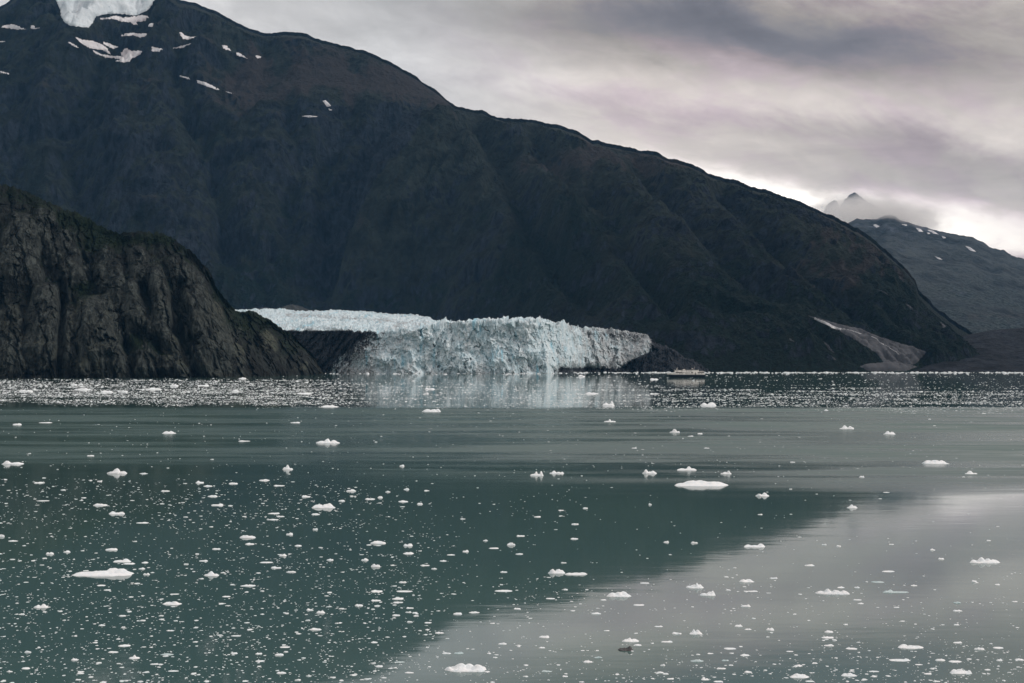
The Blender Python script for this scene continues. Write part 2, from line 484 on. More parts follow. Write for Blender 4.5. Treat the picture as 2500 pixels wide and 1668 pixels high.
shear = 0.55 * sstep(1000, 1900, PX) - 0.15 * sstep(800, 200, PX)
c1 = X + wx + shear * (Y - 3500)
gul = ridged(c1 / 520, Y / 1500, 2.0, 4) * (108 + 40 * sstep(1000, 600, PX)) * hgt
gul += ridged(c1 / 150, Y / 420, 5.0, 4) * 46
fine_r = ridged((X + 0.2 * Y) / 42, Y / 75, 7.0, 4) * 11 + fbm(X / 17, Y / 17, Z / 14, 3) * 5
lq = (fbm(X / 260, Y / 260, 4.0, 4) * 1.2 + 0.0042 * Z)
led = (sstep(0.25, 0.75, lq % 1.0) - (lq % 1.0)) * 95 * sstep(1000, 500, PX)
det = led + fine_r + fbm(X / 75, Y / 75, Z / 60, 5) * 24 + ridged((X - 0.6 * Y) / 60, Y / 90, 3.0, 4) * 9
# smooth scree bowl high on the dome, above the bench line
bowl = np.exp(-((PX - 760) / 260) ** 2 - ((PY - 215) / 85) ** 2) + 0.9 * np.exp(-((PX - 1080) / 130) ** 2 - ((PY - 240) / 70) ** 2) + 0.8 * np.exp(-((PX - 1500) / 240) ** 2 - ((PY - 395) / 40) ** 2)
rough = 1 - 0.8 * np.clip(bowl, 0, 1)
disp = (gul - 20) * rough + det * (0.35 + 0.65 * rough)
# the big gully left of the rounded spur, the spur itself, and lesser ribs
d, s = seg_dist(PX, PY, [(1020, 290), (985, 345), (905, 430), (865, 510), (835, 590), (805, 700), (790, 790)])
disp += -150 * np.exp(-(np.where(s > 0, d / 22, d / 80)) ** 2) * sstep(270, 360, PY) * sstep(800, 640, PY)
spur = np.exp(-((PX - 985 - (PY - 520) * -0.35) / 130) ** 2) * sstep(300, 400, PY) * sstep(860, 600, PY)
disp += 120 * spur
for poly, a, wd in [([(700, 300), (730, 420), (700, 560)], -34, 26), ([(860, 300), (790, 400), (800, 520)], -30, 22), ([(240, 170), (180, 330), (220, 560)], -38, 34),
                    ([(420, 200), (520, 420), (560, 640)], -34, 30), ([(1170, 330), (1290, 500), (1420, 700)], -44, 36), ([(1300, 330), (1480, 520), (1640, 760)], -34, 26),
                    ([(1560, 430), (1720, 580), (1900, 740)], -34, 24), ([(1760, 480), (1930, 640), (2090, 770)], -32, 20), ([(90, 150), (40, 350), (60, 480)], -30, 30)]:
    d, s = seg_dist(PX, PY, poly); disp += 2.2 * a * np.exp(-(d / (1.25 * wd)) ** 2)
# bench: slope eases above the line and breaks into cliffs below
d, s = seg_dist(PX, PY, [(650, 295), (760, 285), (860, 287), (960, 290)])
disp += 34 * np.exp(-(d / 34) ** 2)
# broad dark shoulder just under the skyline at the dome's crown
disp += -26 * np.exp(-((PX - 700) / 90) ** 2 - ((PY - 108) / 22) ** 2)
# shallow floor of the cirque with the hanging ice
disp *= env
Z += disp
Y += fbm(X / 130, Z / 90, 8.0, 4) * 22 * env
lim = CAMH + (HOR - ridge_main(PX) - 5 - 34 * np.clip(1 - T, 0, 1)) / FPX * Y
Z = np.where((T < 0.995) & (Z > lim), lim - 6 + 0.12 * (Z - lim), Z)
crest = fbm(PX / 22, 0.5 + 0 * PX, 3.0, 4) * 10 + fbm(PX / 70, 0.1 + 0 * PX, 6.0, 2) * 10
Z += crest * np.exp(-((T - 1) / 0.03) ** 2)
P[..., 1] = Y; P[..., 2] = Z; P[..., 0] = (PX - 1250) / FPX * Y
PY = HOR - (P[..., 2] - CAMH) / P[..., 1] * FPX
gz, gx = np.gradient(P[..., 2], axis=0), np.gradient(P[..., 1], axis=0)
steep = np.abs(gz) / np.maximum(np.abs(gx), 1)
nz1 = fbm(X / 300, Y / 300, 3.0, 5); nz2 = fbm(X / 120, Y / 180, 4.0, 5)
rock = 0.05 + 0.65 * sstep(0.7, 1.5, steep) + 0.9 * nz1 + 0.4 * nz2
rock += 0.55 * sstep(1850, 2080, PX) * sstep(470, 540, PY) * sstep(740, 640, PY) * (0.6 + 0.8 * (nz2 > 0))
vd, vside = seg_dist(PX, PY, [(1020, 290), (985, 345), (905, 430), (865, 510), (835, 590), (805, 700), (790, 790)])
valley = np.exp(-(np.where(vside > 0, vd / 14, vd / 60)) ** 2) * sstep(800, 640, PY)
rock += 0.8 * valley - 0.7 * spur * (1 - valley)  # bare gully rock and paler spur cover, also relief shading put into colour
rock += 0.35 * np.exp(-((PX - 1850) / 200) ** 2 - ((PY - 560) / 80) ** 2) - 0.4 * bowl
scree = 0.02 + 0.75 * np.clip(bowl, 0, 1) + 0.9 * fbm(c1 / 110, Y / 420, 9.0, 4)
cliffy = sstep(1860, 2040, PX) * sstep(470, 560, PY) * sstep(770, 660, PY)
rock -= 0.9 * cliffy
scree += 1.0 * sstep(1860, 2040, PX) * sstep(480, 560, PY) * sstep(760, 660, PY) * np.clip(0.5 + 2.2 * fbm((X - 0.9 * Z) / 40, (X + Z) / 200, 14.0, 4), 0, 1.2)
for (cx, cy, sx, sy, k) in [(690, 345, 32, 70, 0.5), (800, 330, 24, 50, 0.45), (1850, 650, 40, 60, 0.5), (560, 260, 70, 60, 0.35), (470, 190, 120, 30, 0.3), (1700, 400, 130, 22, .4), (1480, 745, 45, 25, .35)]:
    scree += k * np.exp(-((PX - cx) / sx) ** 2 - ((PY - cy) / sy) ** 2)
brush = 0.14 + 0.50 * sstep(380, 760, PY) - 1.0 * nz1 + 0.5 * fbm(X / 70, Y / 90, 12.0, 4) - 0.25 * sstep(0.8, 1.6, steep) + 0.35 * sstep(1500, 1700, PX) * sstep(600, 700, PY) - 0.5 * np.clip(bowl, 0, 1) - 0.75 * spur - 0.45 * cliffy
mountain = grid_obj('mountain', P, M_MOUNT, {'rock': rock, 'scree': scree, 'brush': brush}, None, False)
tag(mountain, 'great dark dome-shaped mountain with snow patches above the glacier', kind='structure')

# ---- far mountain and its higher peak at the right edge
cols = np.linspace(1880, 3300, 420)
ridge_far = interp([(1880, 640), (1990, 590), (2040, 560), (2090, 535), (2140, 535), (2165, 524), (2185, 527), (2200, 538), (2250, 553), (2300, 566), (2340, 574), (2372, 578), (2400, 592),
                    (2425, 608), (2450, 610), (2470, 624), (2500, 634), (2600, 680), (2800, 720), (3000, 760), (3300, 800)])
P, T, PX, PY = slope_sheet(cols, 170, smooth_interp([(1880, 5200), (3300, 5200)]), interp([(1880, -6), (3300, -6)]),
                           smooth_interp([(1880, 9200), (2500, 8700), (3300, 8200)]), ridge_far, 0.1, 20, 2000)
X, Y, Z = P[..., 0], P[..., 1], P[..., 2]
env = np.minimum(1, T / 0.05) * np.clip((1 - T) / 0.08, 0, 1) * (T < 1)
Z += (ridged((X + 0.4 * Y) / 700, Y / 1500, 1.0, 5) * 55 - 20 + fbm(X / 140, Y / 140, 2.0, 5) * 18) * env
Z += fbm(PX / 14, 0 * PX, 1.0, 3) * 10 * np.exp(-((T - 1) / 0.03) ** 2)
PY = HOR - (Z - CAMH) / Y * FPX
nz = fbm(X / 350, Y / 500, 1.0, 5)
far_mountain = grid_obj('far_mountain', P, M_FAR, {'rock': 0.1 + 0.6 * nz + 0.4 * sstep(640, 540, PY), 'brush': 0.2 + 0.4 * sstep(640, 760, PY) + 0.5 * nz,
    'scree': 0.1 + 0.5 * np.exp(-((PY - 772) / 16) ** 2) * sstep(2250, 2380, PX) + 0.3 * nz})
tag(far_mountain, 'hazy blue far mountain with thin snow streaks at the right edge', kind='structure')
cols = np.linspace(1960, 2260, 160)
ridge_pk = interp([(1960, 640), (2000, 540), (2018, 502), (2030, 491), (2042, 489), (2050, 505), (2062, 488), (2076, 474), (2088, 470), (2100, 480), (2120, 494), (2150, 512), (2190, 548), (2260, 640)])
P, T, PX, PY = slope_sheet(cols, 90, smooth_interp([(1960, 9700), (2260, 9700)]), interp([(1960, -6), (2260, -6)]),
                           smooth_interp([(1960, 11500), (2260, 11500)]), ridge_pk, 0.1, 12, 700)
X, Y, Z = P[..., 0], P[..., 1], P[..., 2]
env = np.minimum(1, T / 0.05) * np.clip((1 - T) / 0.06, 0, 1) * (T < 1)
Z += (ridged(X / 170, Y / 300, 4.0, 6) * 110 - 40) * env + fbm(PX / 9, 0 * PX, 1.0, 4) * 20 * np.exp(-((T - 1) / 0.05) ** 2)
o = grid_obj('distant_peak', P, M_FAR, {'rock': 0.7 + 0 * T, 'brush': 0 * T, 'scree': 0 * T})
tag(o, 'jagged grey twin peak poking out of the cloud bank', kind='structure')

# ---- low moraine hill at the right shore
cols = np.linspace(2120, 3300, 420)
ridge_mo = interp([(2120, 905), (2180, 893), (2230, 872), (2270, 850), (2310, 832), (2360, 818), (2420, 806), (2500, 800), (2700, 780), (3300, 740)])
P, T, PX, PY = slope_sheet(cols, 150, smooth_interp([(2120, 2760), (2250, 2640), (2500, 2620), (3300, 2500)]), interp([(2120, -4), (3300, -4)]),
                           smooth_interp([(2120, 3000), (2300, 3250), (2500, 3400), (3300, 3400)]), ridge_mo, 0.3, 16, 900)
X, Y, Z = P[..., 0], P[..., 1], P[..., 2]
env = np.minimum(1, T / 0.08) * np.clip((1 - T) / 0.12, 0.1, 1) * (T < 1)
Z += (ridged(X / 130, Y / 260, 1.0, 5) * 9 - 3 + fbm(X / 25, Y / 40, 2.0, 4) * 4) * env
nz = fbm(X / 90, Y / 120, 1.0, 5)
o = grid_obj('moraine_hill', P, M_MORAINE, {'rock': 0.35 + 0.6 * nz, 'brush': 0.1 + 0.5 * fbm(X / 60, Y / 90, 6.0, 4), 'scree': 0.1 - 0.5 * nz})
tag(o, 'low dark rubbly moraine hill on the right shore', kind='structure')

# ------------------------------------------------------------------ near rock headland, left
cols = np.linspace(-420, 800, 760)
ridge_cl = interp([(-420, 380), (-150, 420), (0, 447), (60, 465), (130, 500), (190, 520), (250, 553), (290, 570), (340, 565), (400, 569), (430, 588), (480, 625), (510, 660),
                   (530, 705), (555, 735), (575, 758), (620, 762), (650, 775), (690, 803), (720, 823), (750, 852), (770, 874), (785, 904), (800, 925)])
P, T, PX, PY = slope_sheet(cols, 340, smooth_interp([(-420, 1680), (0, 1740), (350, 1800), (600, 1890), (700, 2020), (800, 2180)], 21), interp([(-420, -4), (800, -4)]),
                           smooth_interp([(-420, 1950), (0, 1990), (350, 1990), (480, 1980), (580, 2060), (700, 2130), (800, 2200)], 21), ridge_cl, 0.25, 16, 420)
X, Y, Z = P[..., 0].copy(), P[..., 1].copy(), P[..., 2].copy()
env = np.minimum(1, T / 0.02) * np.clip((1 - T) / 0.07, 0.0, 1) * (T < 1)


def buttress(PX, PY, top, bot, w, h):
    """rounded rock rib between two photo points: bulge towards the fjord"""
    (x0, y0), (x1, y1) = top, bot
    L = math.hypot(x1 - x0, y1 - y0)
    ux, uy = (x1 - x0) / L, (y1 - y0) / L
    s = ((PX - x0) * ux + (PY - y0) * uy) / L
    wob = 1 + 0.25 * perlin(s * 4 + x0, x0 * 0.13, 0.0)
    a = ((PX - x0) * -uy + (PY - y0) * ux) / (w * wob * (0.65 + 0.5 * np.clip(s, 0, 1)))
    prof = np.sqrt(np.clip(1 - a * a, 0, 1))
    cap = np.sqrt(np.clip(1 - ((0.22 - s) / 0.22).clip(0, 1) ** 2, 0, 1)) * (s > -0.02) * np.clip((1.10 - s) / 0.35, 0, 1) ** 0.8
    return 1.25 * h * prof * cap


B = np.zeros_like(X)
hand = [((115, 690), (95, 900), 52, 30), ((180, 735), (160, 915), 34, 18), ((227, 716), (250, 915), 62, 34), ((279, 627), (300, 790), 26, 22), ((314, 680), (340, 815), 30, 26),
        ((330, 600), (350, 700), 34, 22), ((377, 645), (405, 800), 30, 30), ((464, 692), (560, 912), 50, 38), ((505, 730), (590, 912), 34, 26), ((378, 777), (440, 880), 26, 22),
        ((349, 847), (355, 918), 30, 18), ((410, 840), (470, 918), 34, 22), ((500, 840), (510, 918), 40, 24), ((540, 790), (600, 915), 30, 20), ((60, 520), (40, 700), 60, 26), ((115, 500), (100, 600), 38, 18),
        ((165, 600), (190, 700), 40, 18), ((20, 740), (30, 915), 46, 22), ((420, 620), (480, 720), 40, 16), ((250, 640), (245, 720), 26, 16), ((640, 800), (690, 912), 36, 18), ((720, 850), (755, 912), 26, 14), ((600, 830), (630, 912), 24, 12)]
rr = random.Random(4)
for i in range(90):
    x0 = rr.uniform(-400, 700); yr = float(ridge_cl(x0)); y0 = rr.uniform(yr + 25, 870); L = rr.uniform(50, 130)
    hand.append(((x0, y0), (x0 + L * rr.uniform(-0.1, 0.45), min(930, y0 + L)), rr.uniform(14, 32), rr.uniform(7, 15)))
for b_ in hand:
    B = np.maximum(B, buttress(PX, PY, *b_))
cr = ridged((X + 0.35 * Z) / 26, Z / 120, Y / 60, 5)
small = fbm(X / 14, Z / 20, Y / 14, 5)
bv, be = blocks((X + 0.4 * Z + 16 * small) / 24, (Z + 20 * small) / 70, 3); bv2, be2 = blocks((X + 0.3 * Z + 3 * small) / 9, Z / 15, 9)
out = (bv * 4 - 2.5 * np.exp(-(be / 0.05) ** 2) + bv2 * 2.0 + B * 1.0 + cr * 5.0 + small * 6.0 - 6 * np.exp(-(perlin((X + 0.45 * Z + 9 * small) / 30, Z / 300, 2.0) / 0.05) ** 2) - 2 * np.exp(-(perlin((X + 0.2 * Z + 6 * small) / 14, Z / 240, 6.0) / 0.06) ** 2)  + fbm(X / 90, Z / 90, 1.0, 3) * 16 - 8) * env
# cleft right of centre, gullies
for poly, a, wd in [([(440, 690), (425, 760), (445, 850), (480, 912)], -26, 12), ([(150, 690), (150, 800), (145, 915)], -18, 9), ([(205, 640), (260, 760), (310, 850)], -14, 12), ([(330, 815), (400, 850), (470, 905)], -12, 12)]:
    d, s = seg_dist(PX, PY, poly); out += a * np.exp(-(d / wd) ** 2) * env
Y -= out
Z += small * 2.5 * env + out * 0.12 * env
Z += (fbm(PX / 9, 0 * PX, 1.0, 4) * 5 + fbm(PX / 30, 0 * PX, 2.0, 2) * 4) * np.exp(-((T - 1) / 0.05) ** 2)
P[..., 1] = Y; P[..., 2] = Z; P[..., 0] = (PX - 1250) / FPX * Y
PY2 = HOR - (Z - CAMH) / Y * FPX
gy, gzz = np.gradient(Y, axis=0), np.gradient(Z, axis=0)
flat = np.clip(gy / np.maximum(np.abs(gzz), 0.2), -1, 4)       # large on ledges
Bn = np.clip(B / 22, 0, 1)
nz = fbm(X / 45, Z / 45, 1.0, 5); nzs = fbm(X / 12, Z / 60, 3.0, 4)
rock = 0.16 + 0.55 * Bn + 0.6 * nzs - 0.35 * sstep(1.2, 2.4, flat) - 0.5 * sstep(560, 640, PX)
scree = -0.05 + 0.55 * sstep(620, 760, PY2) * Bn + 0.5 * nz            # lichen-pale, warmer lower rock
brush = 0.14 + 0.5 * sstep(0.9, 2.2, flat) + 0.5 * nz + 0.35 * sstep(0.84, 0.97, T) - 0.35 * Bn
for (cx, cy, sx, sy, k) in [(190, 545, 110, 26, 0.5), (230, 590, 60, 22, 0.5), (200, 700, 50, 18, 0.6), (330, 825, 45, 22, 0.6), (380, 850, 50, 16, 0.5), (430, 690, 30, 12, .4), (120, 900, 70, 12, .5), (600, 790, 60, 24, .5), (700, 860, 40, 20, .4), (390, 585, 70, 12, .4)]:
    brush += k * np.exp(-((PX - cx) / sx) ** 2 - ((PY2 - cy) / sy) ** 2)
rock *= sstep(0.9, 0.5, brush) * 0.6 + 0.4
cliff = grid_obj('cliff', P, M_CLIFF, {'rock': rock, 'scree': scree, 'brush': brush}, None, False)
tag(cliff, 'near steep rocky headland with rounded ribs and dark brush ledges', kind='structure')

# ------------------------------------------------------------------ tidewater glacier
cols = np.linspace(560, 1730, 1060)
front = smooth_interp([(560, 2560), (680, 2480), (800, 2420), (900, 2360), (1000, 2340), (1290, 2340), (1330, 2358), (1370, 2420), (1430, 2545), (1500, 2600), (1600, 2610), (1730, 2630)], 5, 3.0)
crest_py = smooth_interp([(560, 822), (690, 811), (760, 809), (830, 810), (900, 815), (960, 812), (1000, 806), (1050, 798), (1100, 795), (1150, 793), (1200, 788), (1290, 786), (1330, 789),
                   (1360, 795), (1390, 801), (1420, 808), (1460, 810), (1500, 813), (1550, 820), (1575, 828), (1600, 844), (1630, 862), (1660, 876), (1690, 886), (1710, 897), (1730, 915)], 3, 4.0)
sky_py = smooth_interp([(560, 760), (610, 757), (690, 757), (750, 760), (830, 760), (960, 768), (1010, 771), (1040, 776), (1060, 784), (1090, 790), (1120, 794), (1730, 900)], 5, 4.0)
fd = front(cols); cz = CAMH + (HOR - crest_py(cols)) / FPX * (fd + 14)
NF, NT_ = 150, 84
s = np.linspace(0, 1, NF)[:, None]
recess = sstep(1345, 1365, cols)
lean = 14 + 24 * sstep(900, 700, cols) + 30 * recess * sstep(1345, 1500, cols)
D = fd + lean * s ** 1.3; Z = -4 + (cz + 4) * s
r = np.linspace(0, 1, NT_ + 1)[1:, None]
back_d = np.where(cols < 1130, 4350 - 0 * cols, 3200); 
sk = np.minimum(sky_py(cols), crest_py(cols) + 6)
bz = CAMH + (HOR - sk) / FPX * 4100
bz = np.where(cols < 1130, bz, cz + 10)
w_up = sstep(1130, 1040, cols)
bz = bz * w_up + (cz + 6) * (1 - w_up)
Dt = (fd + lean) + (back_d - fd - lean) * r ** 1.5; Zt = cz + (bz - cz) * np.clip((Dt - fd - lean) / (4100 - fd - lean), 0, 1.0) ** 0.9
D = np.vstack([D, Dt]); Z = np.vstack([Z, Zt]); S = np.vstack([s + 0 * cols, 1 + r + 0 * cols])
PX = np.broadcast_to(cols, D.shape); X = (PX - 1250) / FPX * D
onface = sstep(1.06, 0.98, S)
foot = sstep(0.0, 0.05, S)
# seracs: vertical flutes and blocks on the face
fl = ridged(X / 38 + 0.6 * fbm(X / 40, Z / 30, 9.0, 3), Z / 75, 1.0, 4) * 7.5 + ridged(X / 13, Z / 20, 3.0, 3) * 3.0 + ridged(X / 40, Z / 22, 4.0, 3) * 3.0 * sstep(1345, 1380, PX)
blk = np.round(fbm(X / 24, Z / 30, 7.0, 3) * 5) / 5 * 11
gw = fbm(X / 14, Z / 18, 1.0, 3)
gv, ge = blocks(X / 15 + 1.3 * gw + 0.012 * Z, Z / 30 + 0.9 * gw, 5); gv2, ge2 = blocks(X / 6 + 0.6 * gw, Z / 14, 8)
blk = blk + gv * 3.6 + gv2 * 1.6
# narrow vertical crevasses, here and there
blk = blk - 8 * np.exp(-(perlin(X / 16 + 1.2 * gw + 0.01 * Z, Z / 80, 4.4) / 0.04) ** 2) * sstep(0.1, 0.45, fbm(X / 30, Z / 26, 6.0, 3) + 0.1)
lump = fbm(X / 80, Z / 70, 2.0, 3) * 20
calm = 1 - 0.2 * sstep(960, 860, PX)
D2 = D - (fl + blk * 1.1 + lump + fbm(X / 6, Z / 7, 5.0, 3) * 2.0) * onface * calm * (0.35 + 0.65 * foot)
# slumped corner block and the bay behind it
D2 += 20 * np.exp(-((PX - 1300) / 16) ** 2) * np.exp(-((Z - 14) / 14) ** 2) * onface
D2 -= (ridged((X - 0.8 * Z) / 16, (X + Z) / 60, 8.0, 4) * 7) * onface * np.maximum(sstep(930, 860, PX), sstep(1520, 1600, PX))
D2 -= 14 * np.exp(-((PX - 1335) / 10) ** 2) * onface * sstep(60, 30, Z)
# overhang shadow at the waterline of the right bay
D2 += 26 * np.exp(-((Z - 4) / 9) ** 2) * np.exp(-((PX - 1430) / 60) ** 2) * onface
# crevassed top surface
top = sstep(0.96, 1.02, S)
tv, te = blocks(X / 13 + D / 50, D / 17, 2)
jag = tv * 4.0 + 5 * fbm(X / 28, D / 40, 12.0, 3) + ridged(X / 17, D / 22, 1.0, 3) * 5.5 + fbm(X / 45, D / 45, 2.0, 3) * 7 + np.round(fbm(X / 13, D / 16, 9.0, 2) * 4) / 4 * 5
fade = 0.75 + 0.25 * sstep(1.35, 1.0, S)
Z2 = Z + jag * top * np.where(cols < 1060, 1.0, 1.15) * fade + fbm(X / 230, D / 300, 3.0, 3) * 9 * sstep(1.1, 1.4, S)
Z2 = np.where(S < 0.01, -4, Z2)
P = np.stack([(PX - 1250) / FPX * D2, D2, Z2], -1)
PYg = HOR - (Z2 - CAMH) / D2 * FPX
nz = fbm(X / 28, Z / 40, D / 60, 5); nzd = fbm((X - Z * 0.9) / 9, (X + Z) / 70, 1.0, 4)
# debris: dark moraine bank on the left, black rubble ice on the right, dirty foot of the bay
left_edge = np.interp(PYg, [805, 815, 850, 880, 915], [905, 900, 855, 835, 800])
debris = 1.35 * sstep(95, -60, PX - left_edge + 26 * nzd) * sstep(804, 812, PYg) * (S < 1.02)
debris -= 0.28 * sstep(845, 900, PYg) * sstep(740, 830, PX) * sstep(870, 830, PX)
right_edge = np.interp(PYg, [815, 840, 858, 872, 890, 912], [1585, 1595, 1590, 1560, 1525, 1500])
debris = np.maximum(debris, sstep(-14, 12, PX - right_edge) * 1.5)
debris = np.maximum(debris, 0.95 * sstep(892, 902, PYg + 6 * nz) * sstep(1352, 1370, PX) * (S < 0.5))
debris = np.maximum(debris, 0.50 * np.exp(-((PYg - 818) / 11) ** 2) * sstep(1390, 1470, PX))
debris += 0.22 * np.maximum(0, nzd) * sstep(1000, 860, PX)
debris += 0.30 * np.clip(nz * 1.5 - 0.2, 0, 1) * (PX > 1350)
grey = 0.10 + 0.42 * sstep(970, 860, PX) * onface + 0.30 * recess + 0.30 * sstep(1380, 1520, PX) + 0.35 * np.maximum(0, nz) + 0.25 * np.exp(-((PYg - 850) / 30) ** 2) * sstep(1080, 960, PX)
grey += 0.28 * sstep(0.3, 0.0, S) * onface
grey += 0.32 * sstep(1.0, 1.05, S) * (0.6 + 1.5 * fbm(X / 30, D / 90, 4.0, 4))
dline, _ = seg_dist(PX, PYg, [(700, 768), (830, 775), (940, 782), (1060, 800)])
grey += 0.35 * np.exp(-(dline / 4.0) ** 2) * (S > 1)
blue = 0.28 + 1.5 * np.maximum(0, fbm(X / 12, Z / 50, 11.0, 4) - 0.05) + 0.25 * np.clip((fl - 2) / -8, 0, 1)
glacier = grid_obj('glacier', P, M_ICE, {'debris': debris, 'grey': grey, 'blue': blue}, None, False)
tag(glacier, 'pale blue tidewater glacier with a jagged calving face at the fjord head', 'glacier')

# ------------------------------------------------------------------ things lying on the slopes: snow, hanging ice, gravel, stream
bpy.context.view_layer.update()
EYE = Vector((0, 0, CAMH))


def drape(name, poly, target, mat, parent=None, step=1.0, thick=2.5, rag=2.2, fray=9.0):
    """sheet laid on a slope under an outline given in photo px; ragged rim sunk into the ground"""
    poly = [tuple(p) for p in poly]; pa = np.array(poly)
    xs = np.arange(pa[:, 0].min() - 3, pa[:, 0].max() + 3.01, step); ys = np.arange(pa[:, 1].min() - 3, pa[:, 1].max() + 3.01, step)
    GX, GY = np.meshgrid(xs, ys)
    WX = GX + fbm(GX / fray, GY / fray, 3.0, 3) * rag * 2; WY = GY + fbm(GX / fray, GY / fray, 8.0, 3) * rag
    d, _ = seg_dist(WX, WY, poly + [poly[0]])
    inside = np.zeros(GX.shape, bool)
    for (x0, y0), (x1, y1) in zip(poly, poly[1:] + poly[:1]):
        if y0 != y1:
            c = ((y0 > WY) != (y1 > WY)) & (WX < (x1 - x0) * (WY - y0) / (y1 - y0) + x0)
            inside ^= c
    sd = np.where(inside, d, -d)
    idx = -np.ones(GX.shape, int); V = []
    keep = sd > -1.2 * step
    for i, j in zip(*np.nonzero(keep)):
        v = Vector(((GX[i, j] - 1250) / FPX, 1.0, (HOR - GY[i, j]) / FPX)).normalized()
        ok, loc, nor, fi = target.ray_cast(EYE, v)
        if not ok:
            continue
        if nor.dot(v) > 0: nor = -nor
        off = thick * min(1.0, max(-0.6, sd[i, j] / (2.0 * step)))
        idx[i, j] = len(V); V.append(tuple(loc + nor * off + Vector((0, 0, off * 0.5))))
    q = np.stack([idx[:-1, :-1], idx[:-1, 1:], idx[1:, 1:], idx[1:, :-1]], -1).reshape(-1, 4)
    q = q[(q >= 0).all(1)]
    if len(q) == 0:
        return None
    A = np.array(V)[q]; spread = np.ptp(A[:, :, 1], axis=1); q = q[spread < 180 * step]
    if len(q) == 0:
        return None
    return mesh_from(name, V, q, mat, None, True, parent)


def zl(pts, ox, oy, sc):
    return [(ox + a / sc, oy + b / sc) for a, b in pts]


hang = drape('hanging_glacier', zl([(420, -90), (445, 5), (470, 50), (490, 140), (520, 185), (560, 205), (640, 215), (705, 222), (740, 185), (765, 130), (860, 110), (960, 110), (1080, 125), (1160, 95),
             (1200, 60), (1240, -10), (1220, -90)], 0, 0, 3.267), mountain, M_NEVE, None, 1.5, 2.5, 3.0, 7.0)
if hang: tag(hang, 'small hanging glacier filling the saddle high on the mountain, upper left', 'glacier')
for poly in [
    [(795, 145), (860, 140), (895, 130), (930, 125), (980, 140), (1050, 135), (1130, 120), (1180, 130), (1165, 165), (1090, 175), (1100, 200), (1060, 195), (1040, 180), (960, 170), (900, 150), (820, 160)],
    [(965, 290), (1000, 268), (1060, 262), (1110, 270), (1170, 268), (1165, 285), (1120, 303), (1060, 282), (1000, 288)],
    [(593, 290), (655, 318), (730, 325), (800, 348), (850, 375), (885, 442), (820, 400), (720, 388), (650, 348)],
    [(735, 398), (820, 436), (900, 447), (980, 452), (960, 425), (1000, 383), (1050, 406), (1135, 406), (1120, 435), (1060, 467), (1030, 494), (995, 499), (920, 489), (965, 474), (840, 457), (770, 432)],
    [(820, 333), (870, 348), (950, 378), (900, 390), (840, 362)], [(535, 333), (590, 352), (628, 383), (590, 372)],
    [(0, 222), (40, 200), (110, 195), (150, 213), (215, 238), (120, 234), (60, 226)], [(245, 203), (275, 203), (280, 222), (325, 222), (270, 234), (245, 232)],
    [(1425, 255), (1450, 260), (1470, 283), (1520, 295), (1570, 293), (1500, 320), (1455, 307)], [(1210, 373), (1300, 392), (1270, 412), (1212, 412)],
    [(1375, 386), (1460, 363), (1535, 343), (1460, 382)], [(1757, 360), (1800, 365), (1840, 395), (1838, 410), (1785, 387)], [(1880, 416), (1920, 428), (1968, 468), (1890, 442)],
    [(2040, 443), (2090, 450), (2080, 466), (2045, 464)], [(1422, 600), (1500, 615), (1522, 634), (1440, 615)], [(1560, 637), (1640, 657), (1700, 687), (1760, 722), (1660, 694), (1590, 668)],
    [(1798, 726), (1860, 747), (1810, 742)], [(1178, 195), (1225, 183), (1215, 217), (1190, 212)], [(0, 567), (75, 586), (72, 594), (0, 578)], [(-40, 326), (38, 329), (38, 337), (-40, 335)]]:
    drape('snow_patch', zl(poly, 0, 0, 3.267), mountain, M_SNOW, mountain, 1.0, 1.5, 3.4, 5.0)
for poly in [[(612, 608), (640, 603), (680, 650), (650, 658)], [(658, 668), (692, 682), (668, 688)], [(440, 729), (520, 726), (582, 735), (500, 742)]]:
    drape('snow_patch', zl(poly, 600, 60, 3.267), mountain, M_SNOW, mountain, 1.0, 2.5, 1.0)
for poly in [[(1038, 341), (1060, 343), (1092, 352), (1065, 364)], [(1250, 335), (1305, 343), (1290, 350)], [(1366, 363), (1395, 376), (1428, 396), (1390, 393)], [(1450, 378), (1500, 392), (1545, 419), (1500, 408)],
             [(1562, 425), (1600, 443), (1580, 447)], [(1743, 502), (1790, 522), (1828, 550), (1780, 538)], [(1508, 580), (1578, 612), (1540, 606)], [(1450, 400), (1483, 408), (1460, 413)]]:
    drape('snow_patch', zl(poly, 1800, 440, 3.136), far_mountain, M_SNOW, far_mountain, 1.0, 6.0, 0.8)

fan = drape('alluvial_fan', zl([(520, 1030), (640, 1062), (800, 1108), (950, 1138), (1060, 1188), (1250, 1250), (1350, 1275), (1445, 1315), (1380, 1400), (1250, 1440), (1130, 1400), (1050, 1310), (860, 1200), (740, 1130), (600, 1062)],
            1800, 440, 3.136), mountain, M_GRAVEL, None, 2.0, 2.0, 2.5)
tag(fan, 'pale grey gravel fan running down to the right shore', kind='structure')
shore = drape('gravel_beach', zl([(940, 1425), (1000, 1405), (1130, 1395), (1290, 1400), (1380, 1430), (1290, 1462), (1000, 1462)], 1800, 440, 3.136), mountain, M_GRAVEL, None, 2.0, 2.5, 2.0)
if shore: tag(shore, 'low grey gravel beach below the fan', kind='structure')
M_SCREE = plain_mat('grey_green_scree', (0.045, 0.048, 0.044), 0.95, 0, 0.35, 0.03)
M_STREAM = plain_mat('white_water', (0.40, 0.41, 0.42), 0.3, 0, 0.15, 0.1)


